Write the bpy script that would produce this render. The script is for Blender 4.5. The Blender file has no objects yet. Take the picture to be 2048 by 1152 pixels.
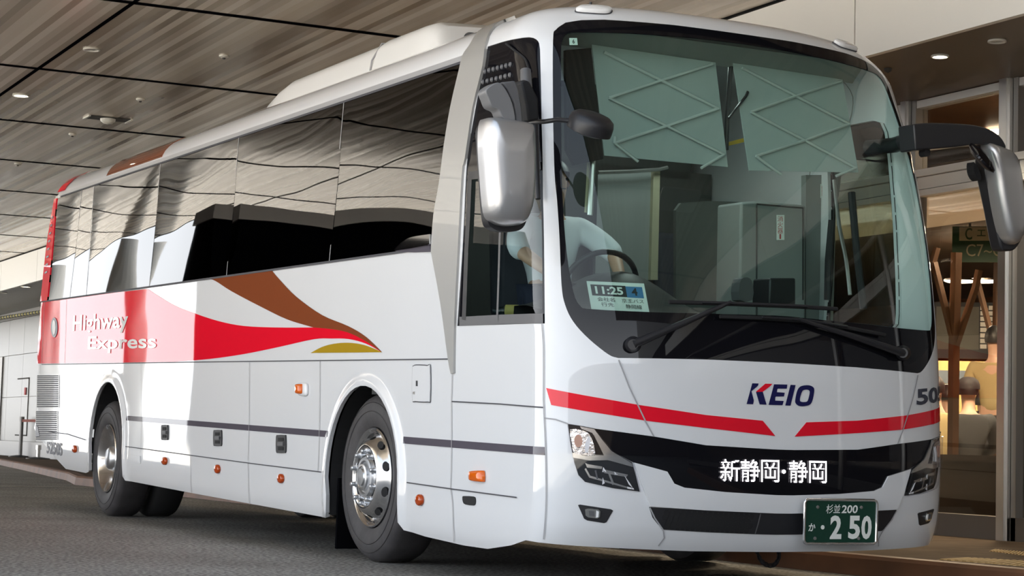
import bpy, bmesh, math, random
import numpy as np
from mathutils import Vector, Matrix, Quaternion
from mathutils.geometry import delaunay_2d_cdt, tessellate_polygon
random.seed(7)
SC = bpy.context.scene
COL = SC.collection

# ---------------------------------------------------------------- camera
FPX = 3883.9                                   # focal length in pixels of the 2048 x 1152 frame
CAM_POS = np.array([-5.710, -8.316, 0.728])
YAW, PITCH, ROLL = 0.4629, 0.0801, 0.0277
_f = np.array([math.sin(YAW)*math.cos(PITCH), math.cos(YAW)*math.cos(PITCH), math.sin(PITCH)])
_r0 = np.array([math.cos(YAW), -math.sin(YAW), 0.0]); _u0 = np.cross(_r0, _f)
_r = math.cos(ROLL)*_r0 + math.sin(ROLL)*_u0
_u = -math.sin(ROLL)*_r0 + math.cos(ROLL)*_u0
cam_data = bpy.data.cameras.new('camera')
cam_data.sensor_width = 36.0
cam_data.lens = 36.0*FPX/2048.0
cam_data.clip_start = 0.1; cam_data.clip_end = 500
cam = bpy.data.objects.new('camera', cam_data); COL.objects.link(cam)
cam.matrix_world = Matrix(((_r[0], _u[0], -_f[0], CAM_POS[0]), (_r[1], _u[1], -_f[1], CAM_POS[1]),
                           (_r[2], _u[2], -_f[2], CAM_POS[2]), (0, 0, 0, 1)))
SC.camera = cam

# ---------------------------------------------------------------- exposure, sky
SC.view_settings.view_transform = 'Standard'
SC.view_settings.look = 'None'
SC.view_settings.gamma = 1.0
SC.view_settings.use_curve_mapping = False
SC.view_settings.exposure = 0.66
W = bpy.data.worlds.new('sky'); SC.world = W; W.use_nodes = True
_n = W.node_tree.nodes; _l = W.node_tree.links
_bg = _n['Background']
_tc = _n.new('ShaderNodeTexCoord'); _sep = _n.new('ShaderNodeSeparateXYZ')
_rmp = _n.new('ShaderNodeValToRGB')
_l.new(_tc.outputs['Generated'], _sep.inputs[0]); _l.new(_sep.outputs['Z'], _rmp.inputs[0])
_rmp.color_ramp.elements[0].position = 0.0; _rmp.color_ramp.elements[0].color = (0.96, 0.98, 1.0, 1)     # bright haze over the horizon
_rmp.color_ramp.elements[1].position = 1.0; _rmp.color_ramp.elements[1].color = (0.20, 0.26, 0.34, 1)
_e = _rmp.color_ramp.elements.new(0.17); _e.color = (0.90, 0.94, 1.0, 1)
_e = _rmp.color_ramp.elements.new(0.34); _e.color = (0.36, 0.40, 0.45, 1)
_l.new(_rmp.outputs['Color'], _bg.inputs['Color'])
_bg.inputs['Strength'].default_value = 2.5

sun_d = bpy.data.lights.new('sun', 'SUN'); sun_d.energy = 24.0; sun_d.angle = math.radians(1.0); sun_d.color = (1.0, 0.95, 0.87)
sun = bpy.data.objects.new('sun', sun_d); COL.objects.link(sun)
sun.rotation_euler = Vector((-.35, -.30, -.89)).to_track_quat('-Z', 'Y').to_euler()   # falls on the open forecourt only

# ---------------------------------------------------------------- helpers: objects and tags
def link(o, parent=None):
    COL.objects.link(o)
    if parent is not None: o.parent = parent
    return o
def tag(o, label=None, cat=None, group=None, kind=None):
    if label: o['label'] = label
    if cat: o['category'] = cat
    if group: o['group'] = group
    if kind: o['kind'] = kind
    return o
def thing(name, label, cat, loc=(0, 0, 0), rz=0.0, group=None):
    o = bpy.data.objects.new(name, None); COL.objects.link(o)
    o.empty_display_size = 0.2
    o.location = loc; o.rotation_euler = (0, 0, rz)
    return tag(o, label, cat, group)
def copy_tree(o, parent=None):
    c = o.copy(); COL.objects.link(c)
    if parent is not None: c.parent = parent
    for ch in list(o.children): copy_tree(ch, c)
    return c

# ---------------------------------------------------------------- helpers: materials
MATS = {}
def mat(name, col, rough=0.5, metal=0.0, coat=0.0, emit=0.0, ecol=None, ior=1.5, noise=None, bump=None, aniso=None):
    m = bpy.data.materials.new(name); m.use_nodes = True
    nt = m.node_tree; b = nt.nodes['Principled BSDF']
    b.inputs['Base Color'].default_value = (*col, 1)
    b.inputs['Roughness'].default_value = rough
    b.inputs['Metallic'].default_value = metal
    b.inputs['IOR'].default_value = ior
    if coat:
        b.inputs['Coat Weight'].default_value = coat
        b.inputs['Coat Roughness'].default_value = 0.02
        if not metal: b.inputs['Specular IOR Level'].default_value = 0.0
    if emit:
        b.inputs['Emission Color'].default_value = (*(ecol or col), 1)
        b.inputs['Emission Strength'].default_value = emit
    if noise:                                   # (scale, amount, detail): mottles the colour
        tc = nt.nodes.new('ShaderNodeTexCoord'); nz = nt.nodes.new('ShaderNodeTexNoise')
        nz.inputs['Scale'].default_value = noise[0]; nz.inputs['Detail'].default_value = noise[2] if len(noise) > 2 else 4
        nt.links.new(tc.outputs['Object'], nz.inputs['Vector'])
        rp = nt.nodes.new('ShaderNodeValToRGB')
        k = noise[1]
        rp.color_ramp.elements[0].position = 0.3; rp.color_ramp.elements[1].position = 0.7
        rp.color_ramp.elements[0].color = (*[max(0, c*(1-k)) for c in col], 1)
        rp.color_ramp.elements[1].color = (*[min(1, c*(1+k)) for c in col], 1)
        nt.links.new(nz.outputs['Fac'], rp.inputs[0]); nt.links.new(rp.outputs['Color'], b.inputs['Base Color'])
    if bump:                                    # (scale, distance)
        tc = nt.nodes.new('ShaderNodeTexCoord'); nz = nt.nodes.new('ShaderNodeTexNoise')
        nz.inputs['Scale'].default_value = bump[0]; nz.inputs['Detail'].default_value = bump[2] if len(bump) > 2 else 2
        nt.links.new(tc.outputs['Object'], nz.inputs['Vector'])
        bp = nt.nodes.new('ShaderNodeBump'); bp.inputs['Distance'].default_value = bump[1]
        bp.inputs['Strength'].default_value = 1.0
        nt.links.new(nz.outputs['Fac'], bp.inputs['Height']); nt.links.new(bp.outputs['Normal'], b.inputs['Normal'])
        if coat: nt.links.new(bp.outputs['Normal'], b.inputs['Coat Normal'])
    MATS[name] = m
    return m

def glass(name, tint, ior=1.5, rough=0.0, reflect=1.0):
    m = bpy.data.materials.new(name); m.use_nodes = True
    nt = m.node_tree; nt.nodes.clear()
    out = nt.nodes.new('ShaderNodeOutputMaterial')
    tr = nt.nodes.new('ShaderNodeBsdfTransparent'); tr.inputs['Color'].default_value = (*tint, 1)
    gl = nt.nodes.new('ShaderNodeBsdfGlossy'); gl.inputs['Roughness'].default_value = rough
    fr = nt.nodes.new('ShaderNodeFresnel'); geo = nt.nodes.new('ShaderNodeNewGeometry')
    mr = nt.nodes.new('ShaderNodeMapRange'); mr.inputs['To Min'].default_value = ior; mr.inputs['To Max'].default_value = 1/ior
    nt.links.new(geo.outputs['Backfacing'], mr.inputs['Value']); nt.links.new(mr.outputs[0], fr.inputs['IOR'])   # the same sheet from either face
    mx = nt.nodes.new('ShaderNodeMixShader')
    mu = nt.nodes.new('ShaderNodeMath'); mu.operation = 'MULTIPLY'; mu.inputs[1].default_value = reflect
    nt.links.new(fr.outputs[0], mu.inputs[0]); nt.links.new(mu.outputs[0], mx.inputs[0])
    nt.links.new(tr.outputs[0], mx.inputs[1]); nt.links.new(gl.outputs[0], mx.inputs[2])
    nt.links.new(mx.outputs[0], out.inputs['Surface'])
    MATS[name] = m
    return m

M = MATS
mat('white_paint', (0.72, 0.73, 0.745), 0.30, coat=1.0, bump=(1.1, 0.004, 1))
mat('white_plain', (0.74, 0.74, 0.73), 0.35, coat=0.6)
mat('pearl_silver', (0.37, 0.365, 0.35), 0.35, metal=0.25, coat=0.35)
mat('red_paint', (0.76, 0.010, 0.028), 0.30, coat=0.8, bump=(1.1, 0.004, 1))
mat('brown_paint', (0.235, 0.065, 0.025), 0.30, coat=1.0)
mat('gold_paint', (0.40, 0.26, 0.02), 0.35, coat=0.7)
mat('grey_stripe', (0.105, 0.095, 0.115), 0.35, coat=0.8)
mat('navy', (0.015, 0.015, 0.075), 0.4, coat=0.3)
mat('letter_dark', (0.045, 0.05, 0.075), 0.4)
mat('letter_white', (0.82, 0.82, 0.82), 0.4)
mat('black_gloss', (0.006, 0.006, 0.008), 0.04, coat=0.6)
mat('black_plastic', (0.017, 0.017, 0.020), 0.42)
mat('black_matte', (0.008, 0.008, 0.009), 0.75)
mat('void_black', (0.004, 0.004, 0.005), 0.9).node_tree.nodes['Principled BSDF'].inputs['Specular IOR Level'].default_value = 0.0
mat('grey_plastic', (0.10, 0.10, 0.105), 0.45)
mat('arm_grey', (0.165, 0.165, 0.17), 0.38)
mat('rubber', (0.045, 0.042, 0.044), 0.62, noise=(9, 0.25), bump=(60, 0.001))
mat('tread_rubber', (0.018, 0.018, 0.019), 0.7)
mat('seam', (0.06, 0.06, 0.07), 0.7)
mat('alloy', (0.74, 0.745, 0.76), 0.16, metal=1.0)
mat('alloy_dull', (0.60, 0.615, 0.64), 0.32, metal=1.0)
mat('chrome', (0.90, 0.90, 0.90), 0.05, metal=1.0)
mat('mirror_silver', (0.50, 0.50, 0.51), 0.33, metal=0.75, coat=0.6)
mat('mirror_glass', (0.85, 0.87, 0.87), 0.01, metal=1.0)
mat('amber', (0.72, 0.13, 0.008), 0.12, coat=1.0)
mat('amber_deep', (0.42, 0.06, 0.01), 0.12, coat=1.0)
mat('lens_clear', (0.86, 0.86, 0.86), 0.06, coat=1.0)
mat('lens_warm', (0.60, 0.36, 0.27), 0.10, coat=1.0)
mat('lens_dark', (0.014, 0.015, 0.017), 0.08, coat=1.0)
mat('lamp_bowl', (0.70, 0.69, 0.68), 0.12, metal=0.85, bump=(45, 0.004))
mat('lamp_trim', (0.52, 0.52, 0.50), 0.16, metal=0.9)
mat('seam_soft', (0.36, 0.36, 0.37), 0.6)
mat('forecourt', (0.42, 0.40, 0.365), 0.8, noise=(.6, .1))
mat('gutter', (0.34, 0.34, 0.35), 0.35)
mat('plate_green', (0.006, 0.042, 0.026), 0.35)
mat('plate_ink', (0.78, 0.80, 0.76), 0.45)
mat('led', (0.95, 0.95, 1.0), 0.4, emit=2.6, ecol=(1.0, 0.94, 1.0))
mat('dark_interior', (0.022, 0.024, 0.024), 0.6)
mat('bulkhead', (0.085, 0.09, 0.085), 0.6)
mat('dash', (0.030, 0.031, 0.031), 0.5)
mat('partition', (0.24, 0.255, 0.25), 0.5)
mat('shade_cloth', (0.50, 0.55, 0.54), 0.7)
mat('shade_bar', (0.66, 0.68, 0.66), 0.45)
mat('header', (0.30, 0.32, 0.31), 0.5)
mat('seat_fabric', (0.05, 0.055, 0.07), 0.9)
mat('shirt', (0.74, 0.77, 0.82), 0.8)
mat('skin', (0.55, 0.33, 0.23), 0.55)
mat('hair', (0.012, 0.010, 0.010), 0.5)
mat('navy_cloth', (0.02, 0.025, 0.05), 0.85)
mat('beige_cloth', (0.40, 0.31, 0.15), 0.85)
mat('dark_cloth', (0.03, 0.03, 0.035), 0.85)
mat('grey_cloth', (0.028, 0.029, 0.031), 0.85)
mat('paper', (0.80, 0.85, 0.82), 0.7)
mat('paper_blue', (0.05, 0.20, 0.42), 0.6)
mat('ink', (0.015, 0.02, 0.022), 0.6)
mat('red_ink', (0.45, 0.03, 0.03), 0.6)
mat('steel', (0.60, 0.59, 0.57), 0.30, metal=1.0)
mat('steel_dull', (0.30, 0.29, 0.28), 0.45, metal=0.7)
mat('fascia_white', (0.86, 0.845, 0.80), 0.40)
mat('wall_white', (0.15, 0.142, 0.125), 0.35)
mat('gap', (0.05, 0.045, 0.04), 0.8)
mat('soffit_brown', (0.085, 0.058, 0.036), 0.42)
mat('bright_trim', (0.70, 0.69, 0.66), 0.35, metal=0.4)
mat('hall_wood', (0.17, 0.075, 0.028), 0.5, noise=(3, 0.25))
mat('hall_wood_light', (0.15, 0.075, 0.037), 0.5, noise=(3, 0.2))
mat('sill_metal', (0.13, 0.12, 0.11), 0.5, metal=0.4)
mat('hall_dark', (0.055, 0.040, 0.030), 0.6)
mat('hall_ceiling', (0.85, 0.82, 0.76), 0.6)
mat('hall_yellow', (0.62, 0.43, 0.16), 0.7)
mat('hall_floor', (0.36, 0.30, 0.24), 0.4)
mat('hall_blue', (0.10, 0.13, 0.16), 0.5)
mat('sign_green', (0.020, 0.075, 0.034), 0.5)
mat('sign_cream', (0.42, 0.39, 0.27), 0.6)
mat('board', (0.02, 0.02, 0.026), 0.4)
mat('board_grey', (0.13, 0.13, 0.115), 0.5)
mat('lamp_on', (1.0, 0.93, 0.80), 0.5, emit=9.0, ecol=(1.0, 0.90, 0.72))
mat('lamp_soft', (1.0, 0.93, 0.80), 0.5, emit=4.0, ecol=(1.0, 0.86, 0.66))
mat('lamp_off', (0.62, 0.60, 0.54), 0.3)
mat('tactile', (0.42, 0.29, 0.12), 0.7)
mat('curb_orange', (0.135, 0.055, 0.022), 0.6, noise=(2.5, 0.3))
mat('line_white', (0.50, 0.48, 0.42), 0.7)
mat('belt_red', (0.24, 0.07, 0.05), 0.8)
mat('tape_yellow', (0.42, 0.36, 0.10), 0.7)
mat('green_out', (0.10, 0.22, 0.12), 0.9)
mat('vest', (0.45, 0.62, 0.05), 0.7)
glass('windshield_glass', (0.68, 0.82, 0.77), 1.58)
glass('side_clear_glass', (0.60, 0.70, 0.69), 1.5)
glass('hall_glass', (0.80, 0.76, 0.70), 1.5)
glass('lens_glass', (0.93, 0.93, 0.95), 1.45)

def window_glass():                             # dark privacy glass whose panes are slightly wavy
    m = mat('tinted_glass', (0.0, 0.0, 0.0), 0.015, ior=1.54)
    nt = m.node_tree; b = nt.nodes['Principled BSDF']
    tc = nt.nodes.new('ShaderNodeTexCoord'); mp = nt.nodes.new('ShaderNodeMapping')
    mp.inputs['Scale'].default_value = (1, 0.55, 0.75)
    nz = nt.nodes.new('ShaderNodeTexNoise'); nz.inputs['Scale'].default_value = 1.0; nz.inputs['Detail'].default_value = 1.0
    bp = nt.nodes.new('ShaderNodeBump'); bp.inputs['Distance'].default_value = 0.011
    oi = nt.nodes.new('ShaderNodeObjectInfo'); sc = nt.nodes.new('ShaderNodeMath'); sc.operation = 'MULTIPLY'; sc.inputs[1].default_value = 50
    cb = nt.nodes.new('ShaderNodeCombineXYZ'); nt.links.new(oi.outputs['Random'], sc.inputs[0]); nt.links.new(sc.outputs[0], cb.inputs['X']); nt.links.new(cb.outputs[0], mp.inputs['Location'])
    nt.links.new(tc.outputs['Object'], mp.inputs[0]); nt.links.new(mp.outputs[0], nz.inputs['Vector'])
    nt.links.new(nz.outputs['Fac'], bp.inputs['Height']); nt.links.new(bp.outputs['Normal'], b.inputs['Normal'])
window_glass()

def ceiling_metal():                            # brushed metal strips running along the road
    m = mat('ceiling_metal', (0.36, 0.31, 0.26), 0.30, metal=0.30)
    nt = m.node_tree; b = nt.nodes['Principled BSDF']
    geo = nt.nodes.new('ShaderNodeNewGeometry'); sp = nt.nodes.new('ShaderNodeSeparateXYZ')
    nt.links.new(geo.outputs['Position'], sp.inputs[0])
    mul = nt.nodes.new('ShaderNodeMath'); mul.operation = 'MULTIPLY'; mul.inputs[1].default_value = 14.0
    fl = nt.nodes.new('ShaderNodeMath'); fl.operation = 'FLOOR'
    nt.links.new(sp.outputs['X'], mul.inputs[0]); nt.links.new(mul.outputs[0], fl.inputs[0])
    wn = nt.nodes.new('ShaderNodeTexWhiteNoise'); wn.noise_dimensions = '1D'
    nt.links.new(fl.outputs[0], wn.inputs['W'])
    rp = nt.nodes.new('ShaderNodeValToRGB')
    rp.color_ramp.elements[0].color = (0.42, 0.345, 0.265, 1); rp.color_ramp.elements[1].color = (0.76, 0.665, 0.555, 1)
    nt.links.new(wn.outputs['Value'], rp.inputs[0]); nt.links.new(rp.outputs['Color'], b.inputs['Base Color'])
    mr = nt.nodes.new('ShaderNodeMapRange'); mr.inputs['To Min'].default_value = 0.12; mr.inputs['To Max'].default_value = 0.24
    nt.links.new(wn.outputs['Value'], mr.inputs['Value']); nt.links.new(mr.outputs[0], b.inputs['Roughness'])
    # every strip hangs at a very slightly different angle
    w2 = nt.nodes.new('ShaderNodeTexWhiteNoise'); w2.noise_dimensions = '1D'
    ad = nt.nodes.new('ShaderNodeMath'); ad.operation = 'ADD'; ad.inputs[1].default_value = 37.3
    nt.links.new(fl.outputs[0], ad.inputs[0]); nt.links.new(ad.outputs[0], w2.inputs['W'])
    m2 = nt.nodes.new('ShaderNodeMapRange'); m2.inputs['To Min'].default_value = -0.035; m2.inputs['To Max'].default_value = 0.035
    nt.links.new(w2.outputs['Value'], m2.inputs['Value'])
    cx = nt.nodes.new('ShaderNodeCombineXYZ'); nt.links.new(m2.outputs[0], cx.inputs['X'])
    va = nt.nodes.new('ShaderNodeVectorMath'); va.operation = 'ADD'; nt.links.new(geo.outputs['Normal'], va.inputs[0]); nt.links.new(cx.outputs[0], va.inputs[1])
    vn = nt.nodes.new('ShaderNodeVectorMath'); vn.operation = 'NORMALIZE'; nt.links.new(va.outputs[0], vn.inputs[0])
    nt.links.new(vn.outputs[0], b.inputs['Normal'])
ceiling_metal()

def asphalt():
    m = mat('asphalt', (0.10, 0.098, 0.092), 0.62)
    nt = m.node_tree; b = nt.nodes['Principled BSDF']
    tc = nt.nodes.new('ShaderNodeTexCoord')
    n1 = nt.nodes.new('ShaderNodeTexNoise'); n1.inputs['Scale'].default_value = 38; n1.inputs['Detail'].default_value = 6
    n2 = nt.nodes.new('ShaderNodeTexNoise'); n2.inputs['Scale'].default_value = 0.9; n2.inputs['Detail'].default_value = 5
    for n in (n1, n2): nt.links.new(tc.outputs['Object'], n.inputs['Vector'])
    r1 = nt.nodes.new('ShaderNodeValToRGB'); r1.color_ramp.elements[0].position = 0.40; r1.color_ramp.elements[1].position = 0.62
    r1.color_ramp.elements[0].color = (0.075, 0.073, 0.070, 1); r1.color_ramp.elements[1].color = (0.42, 0.415, 0.40, 1)
    r2 = nt.nodes.new('ShaderNodeValToRGB'); r2.color_ramp.elements[0].position = 0.3; r2.color_ramp.elements[1].position = 0.72
    r2.color_ramp.elements[0].color = (0.62, 0.60, 0.57, 1); r2.color_ramp.elements[1].color = (1.1, 1.1, 1.08, 1)
    mx = nt.nodes.new('ShaderNodeMix'); mx.data_type = 'RGBA'; mx.blend_type = 'MULTIPLY'; mx.inputs[0].default_value = 1.0
    nt.links.new(n1.outputs['Fac'], r1.inputs[0]); nt.links.new(n2.outputs['Fac'], r2.inputs[0])
    nt.links.new(r1.outputs['Color'], mx.inputs[6]); nt.links.new(r2.outputs['Color'], mx.inputs[7])
    nt.links.new(mx.outputs[2], b.inputs['Base Color'])
    bp = nt.nodes.new('ShaderNodeBump'); bp.inputs['Distance'].default_value = 0.004
    nt.links.new(n1.outputs['Fac'], bp.inputs['Height']); nt.links.new(bp.outputs['Normal'], b.inputs['Normal'])
asphalt()
mat('pavement', (0.10, 0.072, 0.050), 0.9, noise=(4, 0.18)).node_tree.nodes['Principled BSDF'].inputs['Specular IOR Level'].default_value = 0.1

# ---------------------------------------------------------------- helpers: mesh building
class MB:
    def __init__(s): s.v = []; s.f = []; s.m = []
    def add(s, vs, fs, mi=0):
        o = len(s.v); s.v += [tuple(map(float, p)) for p in vs]
        s.f += [tuple(i+o for i in f) for f in fs]; s.m += [mi]*len(fs)
        return s
    def box(s, x0, x1, y0, y1, z0, z1, mi=0):
        vs = [(x, y, z) for z in (z0, z1) for y in (y0, y1) for x in (x0, x1)]
        return s.add(vs, [(0, 2, 3, 1), (4, 5, 7, 6), (0, 1, 5, 4), (2, 6, 7, 3), (0, 4, 6, 2), (1, 3, 7, 5)], mi)
    def quad(s, a, b, c, d, mi=0): return s.add([a, b, c, d], [(0, 1, 2, 3)], mi)
    def hexa(s, p, mi=0):                       # eight corners: bottom ring then top ring
        return s.add(p, [(3, 2, 1, 0), (4, 5, 6, 7), (0, 1, 5, 4), (1, 2, 6, 5), (2, 3, 7, 6), (3, 0, 4, 7)], mi)
    def tube(s, pts, r, n=10, mi=0, cap=True):
        pts = [Vector(p) for p in pts]; rr = r if isinstance(r, (list, tuple)) else [r]*len(pts)
        vs = []; N = None
        for i, p in enumerate(pts):
            t = (pts[min(i+1, len(pts)-1)] - pts[max(i-1, 0)]).normalized()
            if N is None:
                N = t.orthogonal().normalized()
            N = (N - t*N.dot(t)); N = N.normalized() if N.length > 1e-6 else t.orthogonal().normalized()
            B = t.cross(N)
            for k in range(n):
                a = 2*math.pi*k/n
                vs.append(p + N*(rr[i]*math.cos(a)) + B*(rr[i]*math.sin(a)))
        fs = []
        for i in range(len(pts)-1):
            for k in range(n):
                k2 = (k+1) % n
                fs.append((i*n+k, i*n+k2, (i+1)*n+k2, (i+1)*n+k))
        if cap:
            fs.append(tuple(reversed(range(n)))); fs.append(tuple((len(pts)-1)*n+k for k in range(n)))
        return s.add(vs, fs, mi)
    def lathe(s, prof, n=48, axis='X', c=(0, 0, 0), mi=0, closed=False, cap0=True, cap1=True):    # prof: (along axis, radius)
        vs = []
        for (a, r) in prof:
            for k in range(n):
                t = 2*math.pi*k/n
                p = (a, r*math.cos(t), r*math.sin(t)) if axis == 'X' else ((r*math.cos(t), r*math.sin(t), a) if axis == 'Z' else (r*math.cos(t), a, r*math.sin(t)))
                vs.append((p[0]+c[0], p[1]+c[1], p[2]+c[2]))
        fs = []; m = len(prof)
        for i in range(m if closed else m-1):
            for k in range(n):
                k2 = (k+1) % n; j = (i+1) % m
                fs.append((i*n+k, i*n+k2, j*n+k2, j*n+k))
        if not closed:
            if cap0 and prof[0][1] > 1e-5: fs.append(tuple(reversed(range(n))))
            if cap1 and prof[-1][1] > 1e-5: fs.append(tuple((m-1)*n+k for k in range(n)))
        return s.add(vs, fs, mi)
    def build(s, name, mats, parent=None, smooth=None, bevel=None, seg=2):
        me = bpy.data.meshes.new(name); me.from_pydata(s.v, [], s.f)
        if not isinstance(mats, (list, tuple)): mats = [mats]
        for m_ in mats: me.materials.append(MATS[m_] if isinstance(m_, str) else m_)
        for p, mi in zip(me.polygons, s.m): p.material_index = mi
        bm = bmesh.new(); bm.from_mesh(me); bmesh.ops.recalc_face_normals(bm, faces=bm.faces); bm.to_mesh(me); bm.free()
        if smooth is not None:
            me.shade_smooth()
            me.set_sharp_from_angle(angle=math.radians(smooth))
        me.update()
        o = bpy.data.objects.new(name, me); link(o, parent)
        if bevel:
            b = o.modifiers.new('bevel', 'BEVEL'); b.width = bevel; b.segments = seg; b.limit_method = 'ANGLE'
            b.harden_normals = False
            me.shade_smooth(); me.set_sharp_from_angle(angle=math.radians(smooth or 40))
        return o

def catmull(pts, n=6, closed=False):
    P = [np.array(p, float) for p in pts]; out = []
    m = len(P); rng = range(m if closed else m-1)
    for i in rng:
        p1 = P[i]; p2 = P[(i+1) % m]
        p0 = P[i-1] if (closed or i > 0) else 2*p1-p2
        p3 = P[(i+2) % m] if (closed or i+2 < m) else 2*p2-p1
        for k in range(n):
            t = k/n
            out.append(0.5*((2*p1)+(-p0+p2)*t+(2*p0-5*p1+4*p2-p3)*t*t+(-p0+3*p1-3*p2+p3)*t**3))
    if not closed: out.append(P[-1])
    return [tuple(p) for p in out]

def text_tris(body, bold=0.0):                  # flat letters: points (x, y) with a cap height of about 0.7, and triangles
    cu = bpy.data.curves.new('t', 'FONT'); cu.body = body; cu.offset = bold; cu.resolution_u = 3
    o = bpy.data.objects.new('t', cu); COL.objects.link(o)
    dg = bpy.context.evaluated_depsgraph_get(); e = o.evaluated_get(dg); me = e.to_mesh()
    me.calc_loop_triangles()
    P = np.array([(v.co.x, v.co.y) for v in me.vertices]); T = [tuple(t.vertices) for t in me.loop_triangles]
    e.to_mesh_clear(); bpy.data.objects.remove(o); bpy.data.curves.remove(cu)
    lo = P.min(0); hi = P.max(0)
    return (P-lo)/(hi-lo), T, (hi-lo)           # normalised to the unit square
def text_fn(name, body, fn, material, parent=None, bold=0.0, extra=None):
    P, T, _ = text_tris(body, bold)
    b = MB(); b.add([fn(p[0], p[1]) for p in P], T)
    me_o = bpy.data.meshes.new(name); me_o.from_pydata(b.v, [], b.f); me_o.materials.append(MATS[material])
    return link(bpy.data.objects.new(name, me_o), parent)
def glyph_dots(ch, n=24, grow=0.35):
    """The cells of an n x n lamp matrix that a character lights (non-zero winding of its outline)."""
    cu = bpy.data.curves.new('t', 'FONT'); cu.body = ch; cu.fill_mode = 'NONE'; cu.resolution_u = 4
    o = bpy.data.objects.new('t', cu); COL.objects.link(o)
    dg = bpy.context.evaluated_depsgraph_get(); e = o.evaluated_get(dg); me = e.to_mesh()
    P = np.array([(v.co.x, v.co.y) for v in me.vertices]); E = np.array([tuple(k.vertices) for k in me.edges])
    e.to_mesh_clear(); bpy.data.objects.remove(o); bpy.data.curves.remove(cu)
    lo, hi = P.min(0), P.max(0); P = (P-lo)/(hi-lo)
    A, B = P[E[:, 0]], P[E[:, 1]]
    def lit(x, y):
        up = (A[:, 1] <= y) & (B[:, 1] > y); dn = (B[:, 1] <= y) & (A[:, 1] > y)
        xi = A[:, 0]+(y-A[:, 1])*(B[:, 0]-A[:, 0])/np.where(B[:, 1] == A[:, 1], 1, B[:, 1]-A[:, 1])
        return (np.sum(up & (xi > x))-np.sum(dn & (xi > x))) != 0
    out = []
    for i in range(n):
        for j in range(n):
            x, y = (i+.5)/n, (j+.5)/n
            if sum(lit(x+dx/n, y+dy/n) for dx, dy in ((0, 0), (grow, 0), (-grow, 0), (0, grow), (0, -grow))) >= 2: out.append((i, j))
    return out
def bilerp(a, b, c, d):                         # corners: low-left, low-right, up-right, up-left
    a, b, c, d = (np.array(q, float) for q in (a, b, c, d))
    return lambda u, w: (a*(1-u)+b*u)*(1-w)+(d*(1-u)+c*u)*w

# ---------------------------------------------------------------- helpers: from a picture point to a place
BUS_TILT = 0.0209                               # the coach stands nose-down on its springs
_ct, _st = math.cos(BUS_TILT), math.sin(BUS_TILT)
ROT = np.array([[1, 0, 0], [0, _ct, -_st], [0, _st, _ct]])
def ray(x, y, bus=True):
    d = _f + (x-1024)/FPX*_r - (y-576)/FPX*_u; o = CAM_POS.copy()
    d = d/np.linalg.norm(d)
    return (ROT.T@o, ROT.T@d) if bus else (o, d)
def on_axis(x, y, ax, val, bus):
    o, d = ray(x, y, bus); return o + d*(val-o[ax])/d[ax]
def bX(x, y, v): return on_axis(x, y, 0, v, True)
def bY(x, y, v): return on_axis(x, y, 1, v, True)
def wX(x, y, v): return on_axis(x, y, 0, v, False)
def wY(x, y, v): return on_axis(x, y, 1, v, False)
def wZ(x, y, v): return on_axis(x, y, 2, v, False)
def wD(x, y, dist):
    o, d = ray(x, y, False); return o + d*dist
def to_world(p): return ROT@np.array(p)

# ================================================================ THE COACH
coach = thing('coach_bus', 'white highway coach with red, brown and gold swooshes parked at the kerb', 'bus')
coach.rotation_euler = (BUS_TILT, 0, 0)
# body levels: v, height, half width, front face, rear face
LEV = np.array([
 (.14, .14, 1.205, .12, 10.9), (.19, .19, 1.225, .065, 11.0), (.25, .25, 1.238, .025, 11.15), (.35, .35, 1.245, -.012, 11.3), (.50, .50, 1.245, -.03, 11.42),
 (.67, .67, 1.245, -.032, 11.44), (.90, .90, 1.245, -.02, 11.44), (1.19, 1.19, 1.245, .0, 11.44),
 (1.58, 1.58, 1.245, .055, 11.42), (1.92, 1.92, 1.242, .125, 11.38), (2.36, 2.36, 1.235, .252, 11.30),
 (2.70, 2.70, 1.226, .395, 11.17), (2.83, 2.83, 1.221, .455, 11.12), (2.90, 2.898, 1.198, .492, 11.07),
 (2.97, 2.958, 1.152, .53, 11.01), (3.06, 3.014, 1.08, .57, 10.93), (3.16, 3.052, .99, .618, 10.82),
 (3.30, 3.08, .86, .69, 10.5), (3.52, 3.102, .65, .82, 10.3), (3.77, 3.116, .40, 1.0, 10.1), (4.15, 3.124, .012, 1.3, 9.9)])
def pchip(x, y):
    h = np.diff(x); d = np.diff(y)/h; m = np.zeros(len(x))
    for i in range(1, len(x)-1):
        if d[i-1]*d[i] > 0:
            w1 = 2*h[i]+h[i-1]; w2 = h[i]+2*h[i-1]; m[i] = (w1+w2)/(w1/d[i-1]+w2/d[i])
    m[0] = d[0]; m[-1] = d[-1]
    def f(q):
        q = np.clip(np.asarray(q, float), x[0], x[-1]); i = np.clip(np.searchsorted(x, q)-1, 0, len(x)-2)
        t = (q-x[i])/h[i]
        return ((1+2*t)*(1-t)**2*y[i] + t*(1-t)**2*h[i]*m[i] + t*t*(3-2*t)*y[i+1] + t*t*(t-1)*h[i]*m[i+1])
    return f
fZ, fW, fY0, fYR = [pchip(LEV[:, 0], LEV[:, k]) for k in (1, 2, 3, 4)]
DF, NF, DR, NR, WR = 0.40, 2.5, 0.16, 2.4, 1.245
def corner_table(D, n):
    th = np.linspace(0, math.pi/2, 900); X = np.sin(th)**(2/n); d = 1-np.cos(th)**(2/n)
    s = np.concatenate([[0], np.cumsum(np.hypot(np.diff(X)*WR, np.diff(d)*D))]); return s, X, d
SF, XF, QF = corner_table(DF, NF); SR_, XR, QR = corner_table(DR, NR)
S0, S1 = SF[-1], SR_[-1]
VMAX = 4.15
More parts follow.
